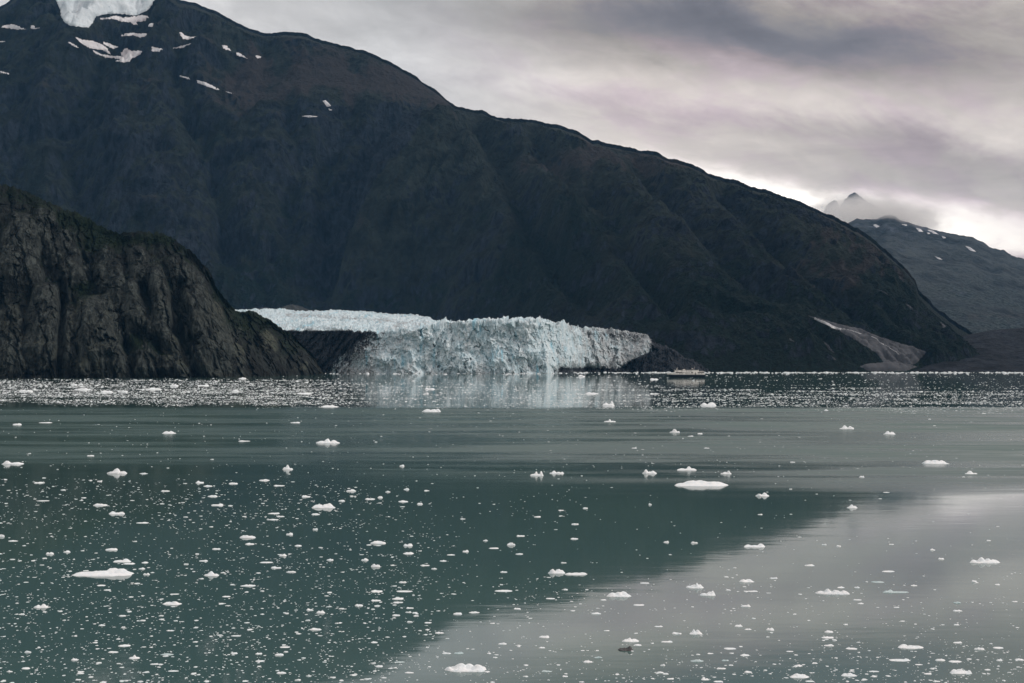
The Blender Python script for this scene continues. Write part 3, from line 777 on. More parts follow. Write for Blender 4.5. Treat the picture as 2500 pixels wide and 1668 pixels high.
def strip(pts, w):
    p = np.array(pts, float); n = []
    for i in range(len(p)):
        d = p[min(i + 1, len(p) - 1)] - p[max(i - 1, 0)]; d /= np.hypot(*d); n.append((-d[1], d[0]))
    n = np.array(n) * w / 2
    return [tuple(q) for q in p + n] + [tuple(q) for q in (p - n)[::-1]]


for pl in ([(590, 1060), (640, 1085), (700, 1108), (740, 1132), (800, 1148), (870, 1160), (950, 1190)], [(1020, 1205), (1060, 1220), (1085, 1245), (1120, 1270), (1150, 1278), (1175, 1300), (1215, 1322), (1245, 1350)]):
    o = drape('stream', strip(zl(pl, 1800, 440, 3.136), 3.2), mountain, M_STREAM, fan, 1.0, 3.5, 0.8)
for poly, tgt in [([(655, 1230), (700, 1265), (745, 1325), (700, 1295)], mountain), ([(395, 1208), (450, 1245), (400, 1222)], mountain), ([(720, 1345), (760, 1380), (735, 1372)], mountain),
                  ([(1285, 940), (1330, 970), (1360, 1005), (1320, 985)], mountain), ([(1555, 1085), (1600, 1120), (1575, 1130)], mountain), ([(1130, 855), (1155, 880), (1060, 830)], mountain)]:
    drape('rock_slab', zl(poly, 1800, 440, 3.136), tgt, M_GRAVEL, tgt, 1.0, 1.5, 2.0, 5.0)
# pale scree cone and sandy ledge beyond the upper ice
for poly in [[(240, 122), (330, 85), (425, 52), (520, 70), (610, 108), (600, 125)]]:
    drape('scree_cone', zl(poly, 600, 730, 3.917), mountain, M_SCREE, mountain, 1.0, 3.0, 1.5)
drape('sand_ledge', zl([(100, 102), (140, 85), (225, 84), (200, 105), (130, 112)], 600, 730, 3.917), mountain, M_GRAVEL, mountain, 1.0, 4.0, 0.8)

# ------------------------------------------------------------------ cruise boat
M_HULL = plain_mat('dark_blue_hull', (0.012, 0.018, 0.030), 0.35)
M_WHITE = plain_mat('white_boat_paint', (0.90, 0.86, 0.80), 0.4)
M_GLASS = plain_mat('dark_window_glass', (0.012, 0.014, 0.018), 0.12)
M_DECK = plain_mat('grey_deck', (0.30, 0.29, 0.27), 0.8)


def loft(name, rings, mat, parent):
    """rings of equal length joined into a closed solid"""
    V = np.array(rings, float); n, k = V.shape[:2]; F = []
    for i in range(n - 1):
        for j in range(k):
            F.append((i * k + j, i * k + (j + 1) % k, (i + 1) * k + (j + 1) % k, (i + 1) * k + j))
    me = bpy.data.meshes.new(name)
    me.from_pydata(V.reshape(-1, 3).tolist(), [], F + [tuple(range(k))[::-1], tuple((n - 1) * k + j for j in range(k))])
    me.materials.append(mat); o = bpy.data.objects.new(name, me); COL.objects.link(o); o.parent = parent
    return o


def box(name, x0, x1, y0, y1, z0, z1, mat, parent, rake=0.0, rake_b=0.0):
    r = lambda x, q: [(x, y0, z0), (x, y1, z0), (x + q, y1, z1), (x + q, y0, z1)]
    return loft(name, [r(x0, rake), r(x1, rake_b)], mat, parent)


def tube(name, p0, p1, r0, r1, mat, parent, k=8):
    p0, p1 = Vector(p0), Vector(p1); d = (p1 - p0).normalized(); a = d.orthogonal().normalized(); b = d.cross(a)
    ring = lambda c, r: [tuple(c + (a * math.cos(i * 2 * math.pi / k) + b * math.sin(i * 2 * math.pi / k)) * r) for i in range(k)]
    return loft(name, [ring(p0, r0), ring(p1, r1)], mat, parent)


def ball(name, c, r, mat, parent, k=10):
    rings = []
    for i in range(1, 7):
        f = -math.pi / 2 + math.pi * i / 7
        rings.append([(c[0] + r * math.cos(f) * math.cos(j * 2 * math.pi / k), c[1] + r * math.cos(f) * math.sin(j * 2 * math.pi / k), c[2] + r * math.sin(f)) for j in range(k)])
    return loft(name, rings, mat, parent)


def cruise_boat():
    dep = on_water(921.5); m_px = dep / FPX
    root = bpy.data.objects.new('cruise_boat', None); COL.objects.link(root)
    root.location = ((1628 - 1250) * m_px, dep, 0)
    tag(root, 'small cream and navy cruise boat passing the dark shore right of the glacier', 'boat')
    st = [(1.6, 0.25, 4.0), (3.0, 1.3, 3.9), (5.5, 2.6, 3.8), (9, 3.8, 3.7), (14, 4.5, 3.6), (22, 4.7, 3.5), (36, 4.7, 3.5), (45, 4.5, 3.5), (49.3, 4.2, 3.5)]
    rings = []
    for x, hb, zt in st:
        back = 3.6 * max(0, 1 - (x - 1.6) / 8)
        rings.append([(x + back, -hb * 0.55, -1.2), (x + back, hb * 0.55, -1.2), (x + back * 0.45, hb * 0.92, 1.2), (x, hb, zt), (x, -hb, zt), (x + back * 0.45, -hb * 0.92, 1.2)])
    loft('hull', rings, M_HULL, root)
    rings = [[(x - (1.3 if x < 2 else 0.5 if x < 4 else 0), -hb * 1.01, zt), (x - (1.3 if x < 2 else 0), hb * 1.01, zt), (x - (1.7 if x < 2 else 0.7 if x < 4 else 0), hb * 1.03, zt + 2.1), (x - (1.7 if x < 2 else 0.7 if x < 4 else 0), -hb * 1.03, zt + 2.1)] for x, hb, zt in st]
    low = loft('main_deck', rings, M_WHITE, root)
    mid = box('upper_deck', 8.0, 48.6, -4.3, 4.3, 5.55, 7.5, M_WHITE, root, 2.2, 0.0)
    topd = box('bridge_deck', 10.6, 41.8, -3.8, 3.8, 7.55, 9.2, M_WHITE, root, 1.0, -0.5)
    box('bridge_roof', 9.6, 16.0, -4.0, 4.0, 9.24, 9.62, M_WHITE, root, 0.5)
    box('sun_deck_rail', 17, 41, -3.85, -3.75, 9.24, 9.9, M_DECK, root)
    for a, b in ((11.4, 20.2), (31.4, 33.9), (39.9, 48.3)):
        box('window', a, b, -4.42, -4.31, 5.95, 6.95, M_GLASS, mid)
    for a in (21.2, 23.0, 24.8, 26.6, 28.4, 36.5):
        box('window', a, a + 0.75, -4.42, -4.31, 6.0, 6.85, M_GLASS, mid)
    for a in (15.9, 17.8, 19.7, 23.9, 25.4, 27.0, 29.2, 31.0, 33.0, 40.2, 42.2, 44.8):
        box('window', a, a + 0.85, -4.98, -4.85, 4.25, 5.1, M_GLASS, low)
    box('side_door', 36.0, 37.9, -4.98, -4.85, 3.9, 5.2, M_GLASS, low)
    for a in (4.2, 8.0, 11.2, 13.2):
        box('window', a, a + 1.3, -4.72 + (14 - a) * 0.2, -4.5 + (14 - a) * 0.2, 4.6, 4.95, M_GLASS, low)
    for a in (11.8, 13.2, 18.9, 25.2, 28.0, 30.2, 31.6):
        box('window', a, a + 1.0, -3.95, -3.81, 8.0, 8.75, M_GLASS, topd)
    fm = tube('mast', (13.0, 0, 9.6), (13.8, 0, 13.3), 0.28, 0.12, M_WHITE, root)
    box('crosstree', 12.9, 13.9, -1.2, 1.2, 11.2, 11.4, M_WHITE, fm)
    rm = tube('mast', (35.2, 0, 9.2), (36.9, 0, 15.2), 0.42, 0.12, M_DECK, root)
    tube('stay', (33.6, 0, 9.2), (36.0, 0, 12.2), 0.2, 0.15, M_DECK, rm)
    box('crosstree', 35.6, 36.8, -1.5, 1.5, 12.2, 12.4, M_DECK, rm)
    pl = tube('pole', (33.2, 0, 9.2), (33.2, 0, 11.3), 0.12, 0.12, M_WHITE, root); ball('radar_dome', (33.2, 0, 11.6), 0.55, M_WHITE, pl)
    for x, y in ((21.3, -1.8), (23.4, 1.6)):
        tube('vent_stack', (x, y, 9.2), (x, y, 10.6), 0.75, 0.7, M_WHITE, root, 10)
    ball('radar_dome', (41.0, -1.0, 9.6), 0.6, M_WHITE, root); ball('radar_dome', (30.3, 1.0, 9.6), 0.45, M_WHITE, root)
    box('tender_boat', 43, 47.5, -1.6, 1.6, 7.55, 8.5, M_DECK, root, 0.6)


cruise_boat()

# ------------------------------------------------------------------ drifting ice
def berg_mesh(name, w, h, seed, prof=None, depth=0.6, boxy=5.0, n_seg=None):
    """floating lump of ice, w wide and h high above water; prof = [(position -1..1, height 0..1, width)] along its length"""
    r = np.random.default_rng(seed)
    big = w > 1.9 or h > 1.0
    seg = n_seg or (64 if w > 3 else 40 if big else 24); rings = 16 if w > 3 else 11 if big else 7
    prof_given = prof
    if prof is None:
        k = r.integers(1, 5)
        prof = [(r.uniform(-0.65, 0.65), r.uniform(0.6, 1.0), r.uniform(0.25, 0.6)) for _ in range(k)]
        if r.random() < 0.4: prof.append((r.uniform(-0.4, 0.4), r.uniform(0.4, 0.6), 0.9))
    th = np.linspace(0, 2 * np.pi, seg, endpoint=False)
    out = 1 + 0.16 * perlin(np.cos(th) * 1.3 + seed, np.sin(th) * 1.3, seed * 0.37) + 0.10 * perlin(np.cos(th) * 3.5, np.sin(th) * 3.5 + seed, 1.7)
    cs, sn = np.cos(th), np.sin(th)
    e = 0.8
    ox = np.sign(cs) * np.abs(cs) ** e * out; oy = np.sign(sn) * np.abs(sn) ** e * out
    ox = ox / np.abs(ox).max(); oy = oy / np.abs(oy).max()
    rad = (np.linspace(0, 1, rings) ** 0.8)[:, None]
    xn, yn = rad * ox, rad * oy
    q = [r.uniform(-0.25, 0.35) for _ in prof]
    base = 0.42 if prof_given is None else 0.30
    H = np.full(xn.shape, base) * (1 + 0.5 * perlin(xn * 1.5 + seed, yn * 1.5, 0.3))
    for (p, hh, ww), qq in zip(prof, q):
        H = np.maximum(H, hh * np.exp(-np.abs((xn - p) / ww) ** 2.6 - np.abs((yn - qq) / max(0.5, ww)) ** 2.6))
    H = H * (1 + 0.30 * fbm(xn * 3 + seed, yn * 3, seed * 0.7, 3)) + 0.12 * fbm(xn * 7, yn * 5 + seed, 2.0, 3)
    H = np.maximum(H, 0.06) / max(prof, key=lambda p: p[1])[1]
    edge = np.clip(1 - rad ** (boxy + 2), 0, 1) ** 0.55
    Z = H * edge * h
    V = [np.stack([xn * w / 2, yn * w / 2 * depth, Z], -1)]
    for f, dz in ((1.02, -0.10), (0.98, -0.35), (0.6, -0.9)):
        V.append(np.stack([ox * w / 2 * f, oy * w / 2 * depth * f, np.full(seg, dz * max(h, 0.12 * w))], -1)[None])
    V = np.concatenate(V, 0); nr = V.shape[0]
    i = np.arange(nr * seg).reshape(nr, seg); j = np.roll(i, -1, axis=1)
    F = np.stack([i[:-1], j[:-1], j[1:], i[1:]], -1).reshape(-1, 4)
    return V.reshape(-1, 3), F


def place_berg(name, px, py, w_px, h_px, seed, mat, prof=None, depth=0.55, boxy=5.0):
    d = on_water(py); m = d / FPX
    w = w_px * m; ry = w / 2 * depth
    h = max(0.45 * h_px * m, h_px * m - 1.3 * ry * (py - HOR) / FPX)
    V, F = berg_mesh(name, w, h, seed, prof, depth, boxy)
    o = mesh_from(name, V, F, mat, None, True)
    yc = d + ry * 0.95
    o.location = ((px - 1250) / FPX * yc, yc, 0)
    return o


# landmarks: px, py of the waterline, width, height (photo px), short name, label, profile, depth, material
LM = [
 (1713, 1188, 136, 17, 'broad white floe', 'broadest smooth white floe on the open middle water, low with a gentle hump', [(-0.85, .55, .3), (-.15, 1, .6), (.4, .85, .5), (.8, .4, .3)], .5, 0),
 (253, 1408, 150, 24, 'long wedge floe', 'long white wedge floe rising to knobs at its right end, lower left', [(-.6, .35, .5), (-.1, .6, .5), (.3, .95, .3), (.55, 1, .25), (.85, .75, .25)], .5, 0),
 (1140, 1642, 110, 27, 'lumpy bottom floe', 'big lumpy white floe close to the bottom edge, right of centre', [(-.85, .6, .25), (-.3, 1, .3), (.1, .85, .25), (.5, .9, .3), (.85, .6, .3)], .55, 0),
 (2405, 1376, 80, 18, 'split block floe', 'white floe of three cracked blocks tapering to the right, alone at right', [(-.75, .55, .25), (-.25, 1, .22), (.15, .8, .2), (.6, .5, .35)], .5, 0),
 (2032, 1452, 84, 16, 'knobbly floe', 'knobbly white floe with a rounded hump left of its middle and pitted right half', [(-.65, .5, .3), (-.25, 1, .2), (.2, .8, .3), (.7, .7, .3)], .5, 1),
 (2186, 1448, 66, 9, 'tadpole floe', 'glassy grey floe with a small hump and a long thin tail', [(-.7, .7, .2), (-.35, 1, .2), (.3, .35, .6)], .35, 2),
 (2223, 1584, 64, 13, 'whaleback floe', 'smooth white floe, humped at left and tapering to a right point, lower right', [(-.5, 1, .35), (.0, .8, .4), (.5, .45, .5)], .5, 0),
 (2195, 1615, 55, 9, 'saddle floe', 'low white floe with a raised right end just below the whaleback one', [(-.6, .5, .4), (.1, .5, .4), (.7, 1, .3)], .5, 0),
 (2347, 1646, 58, 15, 'cracked corner floe', 'lumpy white floe with a separate knob at its right, in the lower right corner', [(-.6, .9, .3), (-.1, 1, .35), (.7, .85, .25)], .5, 0),
 (1951, 1656, 50, 14, 'rough dome floe', 'rough white dome-topped floe at the bottom edge, right half', [(-.2, 1, .45), (.4, .7, .4)], .55, 0),
 (2073, 1652, 40, 11, 'smooth tilted floe', 'smooth white floe sloping down to the right at the bottom edge', [(-.5, .8, .35), (.1, 1, .4)], .5, 0),
 (1511, 1458, 62, 16, 'boat-shaped floe', 'white boat-shaped floe with slanting ends where dark water turns pale', [(-.55, .8, .4), (.0, .9, .4), (.4, 1, .35)], .5, 0),
 (1359, 1401, 43, 14, 'chunky half of the pair', 'chunkier left half of a touching pair of white floes', [(-.5, 1, .35), (.2, .9, .4), (.6, .7, .3)], .5, 0),
 (1406, 1404, 57, 8, 'flat half of the pair', 'long flat right half of a touching pair of white floes', [(-.6, .8, .4), (0, .8, .5), (.6, 1, .4)], .4, 0),
 (1697, 1437, 44, 16, 'ragged pile', 'ragged white ice pile with a spiky top and crumbs at its left', [(-.1, .6, .5), (.2, 1, .2), (.55, .7, .25)], .6, 0),
 (1726, 1455, 42, 15, 'right-leaning wedge', 'white wedge of ice highest at its right end, below the ragged pile', [(-.3, .4, .5), (.3, .8, .3), (.7, 1, .25)], .5, 0),
 (1822, 1422, 40, 9, 'loaf floe', 'smooth loaf-shaped white floe right of the ragged pile', [(-.4, .95, .5), (.3, 1, .5)], .5, 0),
 (1842, 1337, 54, 11, 'dumbbell floe', 'long white floe with a thicker right end near the bright sky reflection', [(-.6, .7, .4), (0, .6, .4), (.6, 1, .35)], .45, 0),
 (1699, 1550, 34, 15, 'cauliflower chunk', 'cauliflower-shaped white chunk on pale water at lower right', [(-.3, 1, .25), (.3, .95, .35)], .6, 0),
 (1540, 1568, 44, 12, 'spiky-topped floe', 'white floe with a spiky crest directly above the black ice', [(-.4, .7, .4), (-.1, 1, .18), (.4, .7, .4)], .5, 0),
 (1528, 1590, 40, 15, 'black ice', 'single dirt-black lump of ice floating at lower centre right', [(-.7, .5, .25), (-.2, .6, .3), (.45, 1, .35)], .8, 3),
 (2282, 1133, 63, 11, 'oval floe', 'smooth oval white floe on grey water at right, larger than its neighbour', [(-.5, .95, .4), (0, 1, .5), (.6, .9, .3)], .5, 0),
 (2370, 1158, 31, 9, 'low cone floe', 'low cone-shaped white floe below right of the oval one', [(-.1, 1, .45)], .5, 0),
 (2068, 1048, 37, 10, 'crumbly floe', 'crumbly white floe left of another on the far grey water at right', [(-.3, 1, .35), (.4, .8, .3), (.8, .6, .15)], .5, 0),
 (2172, 1061, 31, 9, 'grainy mound', 'grainy white mound right of the crumbly floe on far grey water', [(-.3, 1, .4), (.4, .8, .4)], .5, 0),
 (2081, 1241, 27, 10, 'faceted chunk', 'small faceted white chunk on the edge of the bright sky reflection', [(-.1, 1, .4), (.5, .7, .3)], .6, 0),
 (1862, 1212, 36, 10, 'pitted floe', 'white floe with a pitted top below right of the broadest floe', [(-.5, .8, .35), (.3, 1, .4)], .5, 0),
 (1586, 1157, 37, 13, 'two-humped chunk', 'white chunk with a tall left hump and lower right hump', [(-.5, 1, .28), (.4, .6, .45)], .6, 0),
 (1677, 1149, 50, 11, 'peaked raft', 'white raft with a small peak right of its middle, above the broadest floe', [(-.5, .5, .4), (.2, 1, .25), (.6, .5, .4)], .5, 0),
 (1773, 1158, 29, 10, 'tilted cap', 'small white chunk tilted up to the right, above the broadest floe', [(-.2, .6, .5), (.4, 1, .3)], .5, 0),
 (1311, 1162, 35, 13, 'two-horned chunk', 'white chunk with two horns, left of a flatter one in mid water', [(-.1, .9, .22), (.6, 1, .22), (-.6, .3, .4)], .6, 0),
 (1360, 1157, 37, 8, 'flat neighbour', 'low white floe just right of the two-horned chunk', [(-.4, 1, .3), (.2, .6, .4), (.7, .75, .2)], .5, 0),
 (1648, 1057, 27, 11, 'white dome', 'round white dome with dark grit at its right foot, far mid water', [(-.1, 1, .45)], .6, 1),
 (1489, 1031, 30, 8, 'winged chunk', 'small white chunk with a central peak and low wings, far mid water', [(0, 1, .22), (-.5, .4, .5), (.5, .4, .5)], .5, 0),
 (1486, 991, 31, 12, 'tall far chunk', 'tallest white chunk on the edge of the far brash band right of centre', [(-.4, .7, .4), (.5, 1, .3)], .6, 0),
 (1729, 991, 41, 10, 'far slab', 'square white slab on the edge of the far brash band below the boat', [(-.5, .8, .4), (.4, 1, .5)], .6, 0),
 (1054, 1006, 49, 9, 'ridged raft', 'white raft with a knob at its right end, below the glacier face', [(-.4, .8, .5), (.2, .85, .4), (.65, 1, .25)], .5, 0),
 (804, 994, 43, 6, 'thin raft', 'thin flat white raft at the lower edge of the far brash band, left', [(-.3, .8, .5), (.3, 1, .3)], .4, 0),
 (800, 1083, 60, 13, 'crowned floe', 'white floe with a central crown and long low sides, left mid water', [(-.5, .5, .4), (-.05, 1, .25), (.5, .7, .3)], .5, 0),
 (702, 1147, 27, 13, 'pointed knob', 'compact pointed white knob of ice above the left brash patch', [(0, 1, .35), (-.5, .5, .4)], .7, 0),
 (789, 1241, 62, 13, 'bread floe', 'white floe with a nick in its middle at the right of the left brash patch', [(-.4, .8, .5), (.2, .9, .3), (.5, 1, .3)], .5, 0),
 (285, 1157, 52, 15, 'soiled hat floe', 'hat-shaped white floe with a soiled crown and flat brim, far left', [(-.05, 1, .35), (-.6, .35, .4), (.7, .5, .3)], .55, 1),
 (32, 1134, 53, 10, 'shoe floe', 'white shoe-shaped floe, higher at its left, by the left edge', [(-.5, 1, .35), (.4, .6, .5)], .5, 0),
 (412, 1059, 36, 7, 'far pill floe', 'lone pill-shaped white floe on far dark water at left', [(-.3, .9, .5), (.3, 1, .4)], .5, 0),
 (517, 1407, 40, 14, 'tent chunk', 'white tent-shaped chunk, alone right of the long wedge floe', [(-.1, 1, .38), (.5, .5, .4)], .6, 0),
 (100, 1485, 38, 13, 'bent chunk', 'white chunk leaning up to the right, below left of the long wedge floe', [(-.4, .6, .4), (.35, 1, .35)], .6, 0),
 (421, 1477, 50, 10, 'cigar floe', 'smooth cigar-shaped white floe below right of the long wedge floe', [(-.4, .8, .5), (.2, 1, .45)], .45, 0),
 (298, 1373, 46, 10, 'flat-topped companion', 'white flat-topped floe directly behind the long wedge floe', [(-.3, .5, .5), (.4, 1, .4)], .5, 0),
 (328, 1609, 28, 11, 'small pyramid', 'small white pyramid of ice near the bottom left', [(0, 1, .28), (0, .4, .8)], .6, 0),
 (408, 1600, 34, 6, 'glassy slab', 'glassy grey slab nearly awash, right of the small pyramid', [(0, 1, .8)], .5, 2),
 (1702, 1616, 34, 7, 'pale slab', 'pale glassy slab nearly awash below the cauliflower chunk', [(0, 1, .8)], .5, 2),
]
MATS = [M_BERG, M_BERG_DIRTY, M_BERG_PALE, M_BERG_BLACK]
for k, (px, py, w, h, short, label, prof, dep, mi) in enumerate(LM):
    o = place_berg('ice_floe', px, py, w, h * 0.9, 100 + k, MATS[mi], prof, dep)
    tag(o, label, 'ice floe', 'large ice floes')

# medium chunks: px, py, width, height in photo px
MED = """351 1157 21 5;42 1038 21 6;111 1033 31 3;221 1114 18 4;596 1078 28 4;246 1235 35 9;286 1256 39 11;487 1180 20 10;508 1188 22 7;569 1182 22 7;519 1213 24 8;531 1235 30 7;96 1180 25 5;243 1176 12 5
106 1224 29 4;348 1278 29 5;404 1200 22 5;375 951 38 8;497 942 28 6;202 952 38 7;300 957 24 6;260 958 30 6;425 943 20 7;592 925 18 5;575 956 16 6;181 940 14 5;64 956 32 6
721 1033 23 5;645 1174 25 7;682 1187 27 6;857 1200 24 11;903 1220 24 5;928 1216 13 6;834 1224 17 5;747 1214 22 7;985 1226 25 7;992 1196 14 7;1025 1232 14 7;669 1255 28 6;666 1270 30 6;685 1262 20 6
771 1257 20 5;981 1139 12 6;947 1202 12 5;1042 1199 13 4;1049 951 24 7;1041 962 12 6;743 962 36 5;1130 1268 13 4;1445 962 32 8;1598 962 23 5;1420 920 17 6;1597 927 20 5;1587 1233 8 6;1429 1242 12 5;1312 1263 16 5
1404 1281 18 5;1370 1247 14 4;1548 1095 13 4;1725 1095 14 4;1856 1257 12 5;1686 1066 14 3;1709 1060 13 4;2104 1166 13 6;2017 1003 11 6;2402 1010 10 3;1935 1129 13 3;2164 1203 15 3
316 1378 26 8;273 1344 31 12;378 1623 22 7;122 1354 19 8;164 1349 19 7;604 1314 39 11;610 1330 22 7;4 1311 14 10;32 1322 24 5;247 1431 21 6;262 1442 17 6;249 1528 16 7;301 1533 11 8;303 1579 30 8;277 1594 25 6
68 1594 17 8;63 1634 20 8;182 1613 17 9;576 1554 24 6;553 1458 20 6;426 1452 22 5;416 1541 19 6;606 1432 37 10;528 1342 20 5;346 1390 16 6;358 1404 17 7;354 1375 16 6;497 1371 22 6;299 1505 18 6;197 1646 16 5
191 1661 13 6;423 1640 26 6;53 1501 16 7;572 1597 17 6;24 1641 14 6;917 1385 22 12;996 1334 22 11;997 1353 26 8;923 1328 37 12;920 1446 28 10;987 1446 39 7;971 1464 28 9;972 1472 24 7;918 1468 23 6;876 1480 20 7
771 1539 29 9;783 1498 21 11;757 1491 17 8;682 1601 22 10;632 1598 16 9;634 1616 22 7;674 1388 25 10;711 1398 24 8;650 1375 33 4;707 1306 16 8;770 1294 13 7;806 1369 17 8;891 1369 18 9;691 1358 18 9;728 1334 17 7
914 1570 17 8;1073 1547 21 9;1090 1597 22 10;1120 1597 23 7;1230 1445 43 7;1158 1497 26 6;1118 1501 22 8;967 1504 19 7;1001 1520 15 7;1045 1522 17 6;1202 1523 12 5;975 1618 25 7;999 1644 22 7;926 1629 19 7
1227 1574 21 7;1248 1332 20 10;1206 1340 24 5;1137 1348 15 8;1185 1321 12 6;1082 1371 17 6;1101 1356 20 5;1060 1390 14 7;983 1423 19 7;1230 1398 17 5;1037 1382 23 5;687 1645 23 7;695 1582 25 5;1001 1486 18 6
997 1496 15 6;1013 1498 13 6;1016 1505 13 6;1838 1445 26 6;1455 1500 25 10;1330 1558 27 9;1653 1549 24 9;1628 1569 28 7;1557 1577 18 7;1435 1618 22 9;1460 1607 20 7;1782 1586 28 9;1818 1602 23 10;1771 1614 18 7
1761 1634 23 9;1826 1643 19 7;1721 1661 20 7;1820 1482 24 9;1803 1531 19 9;1826 1538 17 5;1608 1531 21 6;1559 1479 27 5;1402 1317 19 7;1268 1354 19 6;1376 1375 14 6;1271 1310 20 5;1627 1325 13 6;1695 1327 17 7
1473 1466 15 5;1574 1425 22 5;1335 1641 25 8;1380 1653 14 7;1481 1541 14 5;1734 1597 15 6;1778 1442 13 6;1612 1644 16 6;1625 1647 14 6;1618 1626 12 7;1344 1463 22 5;1637 1659 17 6;1323 1583 16 6;1263 1488 17 7
1754 1666 23 6;2336 1473 19 8;2338 1493 22 9;2335 1527 13 5;2338 1571 22 7;2391 1587 25 9;2437 1584 25 7;2440 1614 14 9;2295 1614 24 9;2331 1618 32 7;2265 1647 19 9;2243 1624 19 5;2286 1665 18 9;2021 1559 30 7
2023 1545 22 9;2024 1578 24 8;2080 1586 29 6;1949 1627 20 7;1976 1382 24 7;2142 1423 31 8;2168 1397 31 7;2231 1431 16 7;2298 1366 16 8;2277 1344 12 6;2379 1422 13 8;1880 1540 19 10;2053 1436 18 6;2092 1436 13 6
1888 1413 20 6;2489 1613 22 9;2411 1637 14 7;2134 1641 25 6;2012 1331 12 6;2048 1335 11 5;2414 1321 11 4;2435 1429 13 5;2189 1484 14 4;2101 1475 15 5;2093 1466 20 5;1928 1592 17 5;1977 1665 22 6;2477 1470 14 5"""
MED = [tuple(float(q) for q in e.split()) for ln in MED.split('\n') for e in ln.split(';') if e.strip()]
PALE = {(975, 1618), (1120, 1597), (1460, 1607), (1335, 1641), (1771, 1614), (2142, 1423), (2336, 1473)}
# every medium chunk is told apart by its place next to the nearest large floe
ORD = ['nearest', 'second nearest', 'third nearest', 'fourth nearest', 'fifth nearest', 'sixth nearest', 'seventh nearest', 'eighth nearest', 'ninth nearest', 'tenth nearest', 'eleventh nearest', 'twelfth nearest', 'thirteenth nearest', 'fourteenth nearest', 'fifteenth nearest', 'sixteenth nearest', 'farthest']
slots = {}
for k, (px, py, w, h) in enumerate(MED):
    best = min(range(len(LM)), key=lambda i: math.hypot(LM[i][0] - px, (LM[i][1] - py) * 2.2))
    dx, dy = px - LM[best][0], (py - LM[best][1]) * 2.2
    side = ('right of' if dx > 0 else 'left of') if abs(dx) >= abs(dy) else ('below' if dy > 0 else 'above')
    slots.setdefault((best, side), []).append((math.hypot(dx, dy), k))
lab = {}
for (b_, side), lst in slots.items():
    for n, (_, k) in enumerate(sorted(lst)):
        px, py, w, h = MED[k]
        shape = 'flat' if w / h > 4.2 else 'rounded' if w / h > 2.7 else 'stubby'
        tone = 'glassy grey' if (px, py) in PALE else 'white'
        lab[k] = f'{shape} {tone} ice chunk, {ORD[min(n, len(ORD) - 1)]} one {side} the {LM[b_][4]}'
for k, (px, py, w, h) in enumerate(MED):
    pale = (px, py) in PALE
    o = place_berg('ice_chunk', px, py, w * 1.06, h * (0.5 + 0.3 * ((k * 29) % 10) / 10), 400 + k, M_BERG_PALE if pale else M_BERG, None, 0.4 + 0.35 * ((k * 37) % 10) / 10, 3.5 + (k * 13) % 4)
    tag(o, lab[k], 'ice chunk', 'drifting ice chunks')


# brash ice: thousands of chips nobody could count
def chips(name, px, py, w_px, seed, label, sides=6, hr=(0.14, 0.34), dr=(0.5, 0.9)):
    r = np.random.default_rng(seed); n = len(px)
    d = on_water(py); m = d / FPX; w = w_px * m
    cx = (px - 1250) / FPX * d; cy = d
    hh = w * r.uniform(hr[0], hr[1], n); dd = w * r.uniform(dr[0], dr[1], n)
    a = (np.arange(sides) / sides * 2 * np.pi)[None] + r.uniform(0, 6.28, (n, 1)) + r.uniform(-0.35, 0.35, (n, sides))
    j0 = r.uniform(0.75, 1.12, (n, sides)); j1 = j0 * r.uniform(0.62, 0.95, (n, sides))
    base = np.stack([cx[:, None] + np.cos(a) * j0 * w[:, None] / 2, cy[:, None] + np.sin(a) * j0 * dd[:, None] / 2, np.repeat(-0.15 * hh[:, None], sides, 1)], -1)
    mid = np.stack([cx[:, None] + np.cos(a) * j1 * w[:, None] / 2, cy[:, None] + np.sin(a) * j1 * dd[:, None] / 2, hh[:, None] * r.uniform(0.45, 0.9, (n, sides))], -1)
    topv = np.stack([cx + r.uniform(-.2, .2, n) * w, cy + r.uniform(-.2, .2, n) * dd, hh], -1)[:, None]
    V = np.concatenate([base, mid, topv], 1); k = 2 * sides + 1
    F = []
    for s_ in range(sides):
        q = (s_ + 1) % sides
        F += [(s_, q, sides + q), (s_, sides + q, sides + s_), (sides + s_, sides + q, 2 * sides)]
    F = (np.array(F)[None] + (np.arange(n) * k)[:, None, None]).reshape(-1, 3)
    o = mesh_from(name, V.reshape(-1, 3), F, M_CHIP, None, False)
    return tag(o, label, kind='stuff')


def scatter(n, x0, x1, y0, y1, dens, seed):
    r = np.random.default_rng(seed)
    px = r.uniform(x0, x1, n); py = r.uniform(y0, y1, n)
    return_mask = r.uniform(0, 1, n) < dens(px, py)
    return px[return_mask], py[return_mask]


def g2(px, py, cx, cy, sx, sy):
    return np.exp(-((px - cx) / sx) ** 2 - ((py - cy) / sy) ** 2)


def dens_near(px, py):
    lane = fbm(px / 160, py / 26, 2.0, 4); cl = fbm(px / 45, py / 14, 5.0, 3)
    left = sstep(1150, 950, px + (py - 1500) * 0.3)
    d = 0.06 + 0 * px
    d += 1.5 * left * sstep(1160, 1185, py) * sstep(1305, 1280, py + lane * 40) * sstep(1060, 780, px)
    d += 0.85 * left * sstep(1290, 1380, py + lane * 60)
    d += 0.30 * left * sstep(1180, 1220, py)
    d += 0.22 * sstep(900, 1300, px) * sstep(1370, 1450, py)
    d += 0.7 * g2(px, py, 1330, 1445, 110, 34) + 0.6 * sstep(1545, 1620, py + lane * 40) * sstep(1850, 2000, px) + 0.35 * sstep(1560, 1640, py) * sstep(1000, 1300, px)
    d += 0.25 * g2(px, py, 1330, 1240, 120, 50)
    return np.clip(d * (0.25 + 2.6 * np.clip(cl + 0.18, 0, 1)) * (0.35 + 1.6 * np.clip(lane + 0.3, 0, 1)), 0, 1)


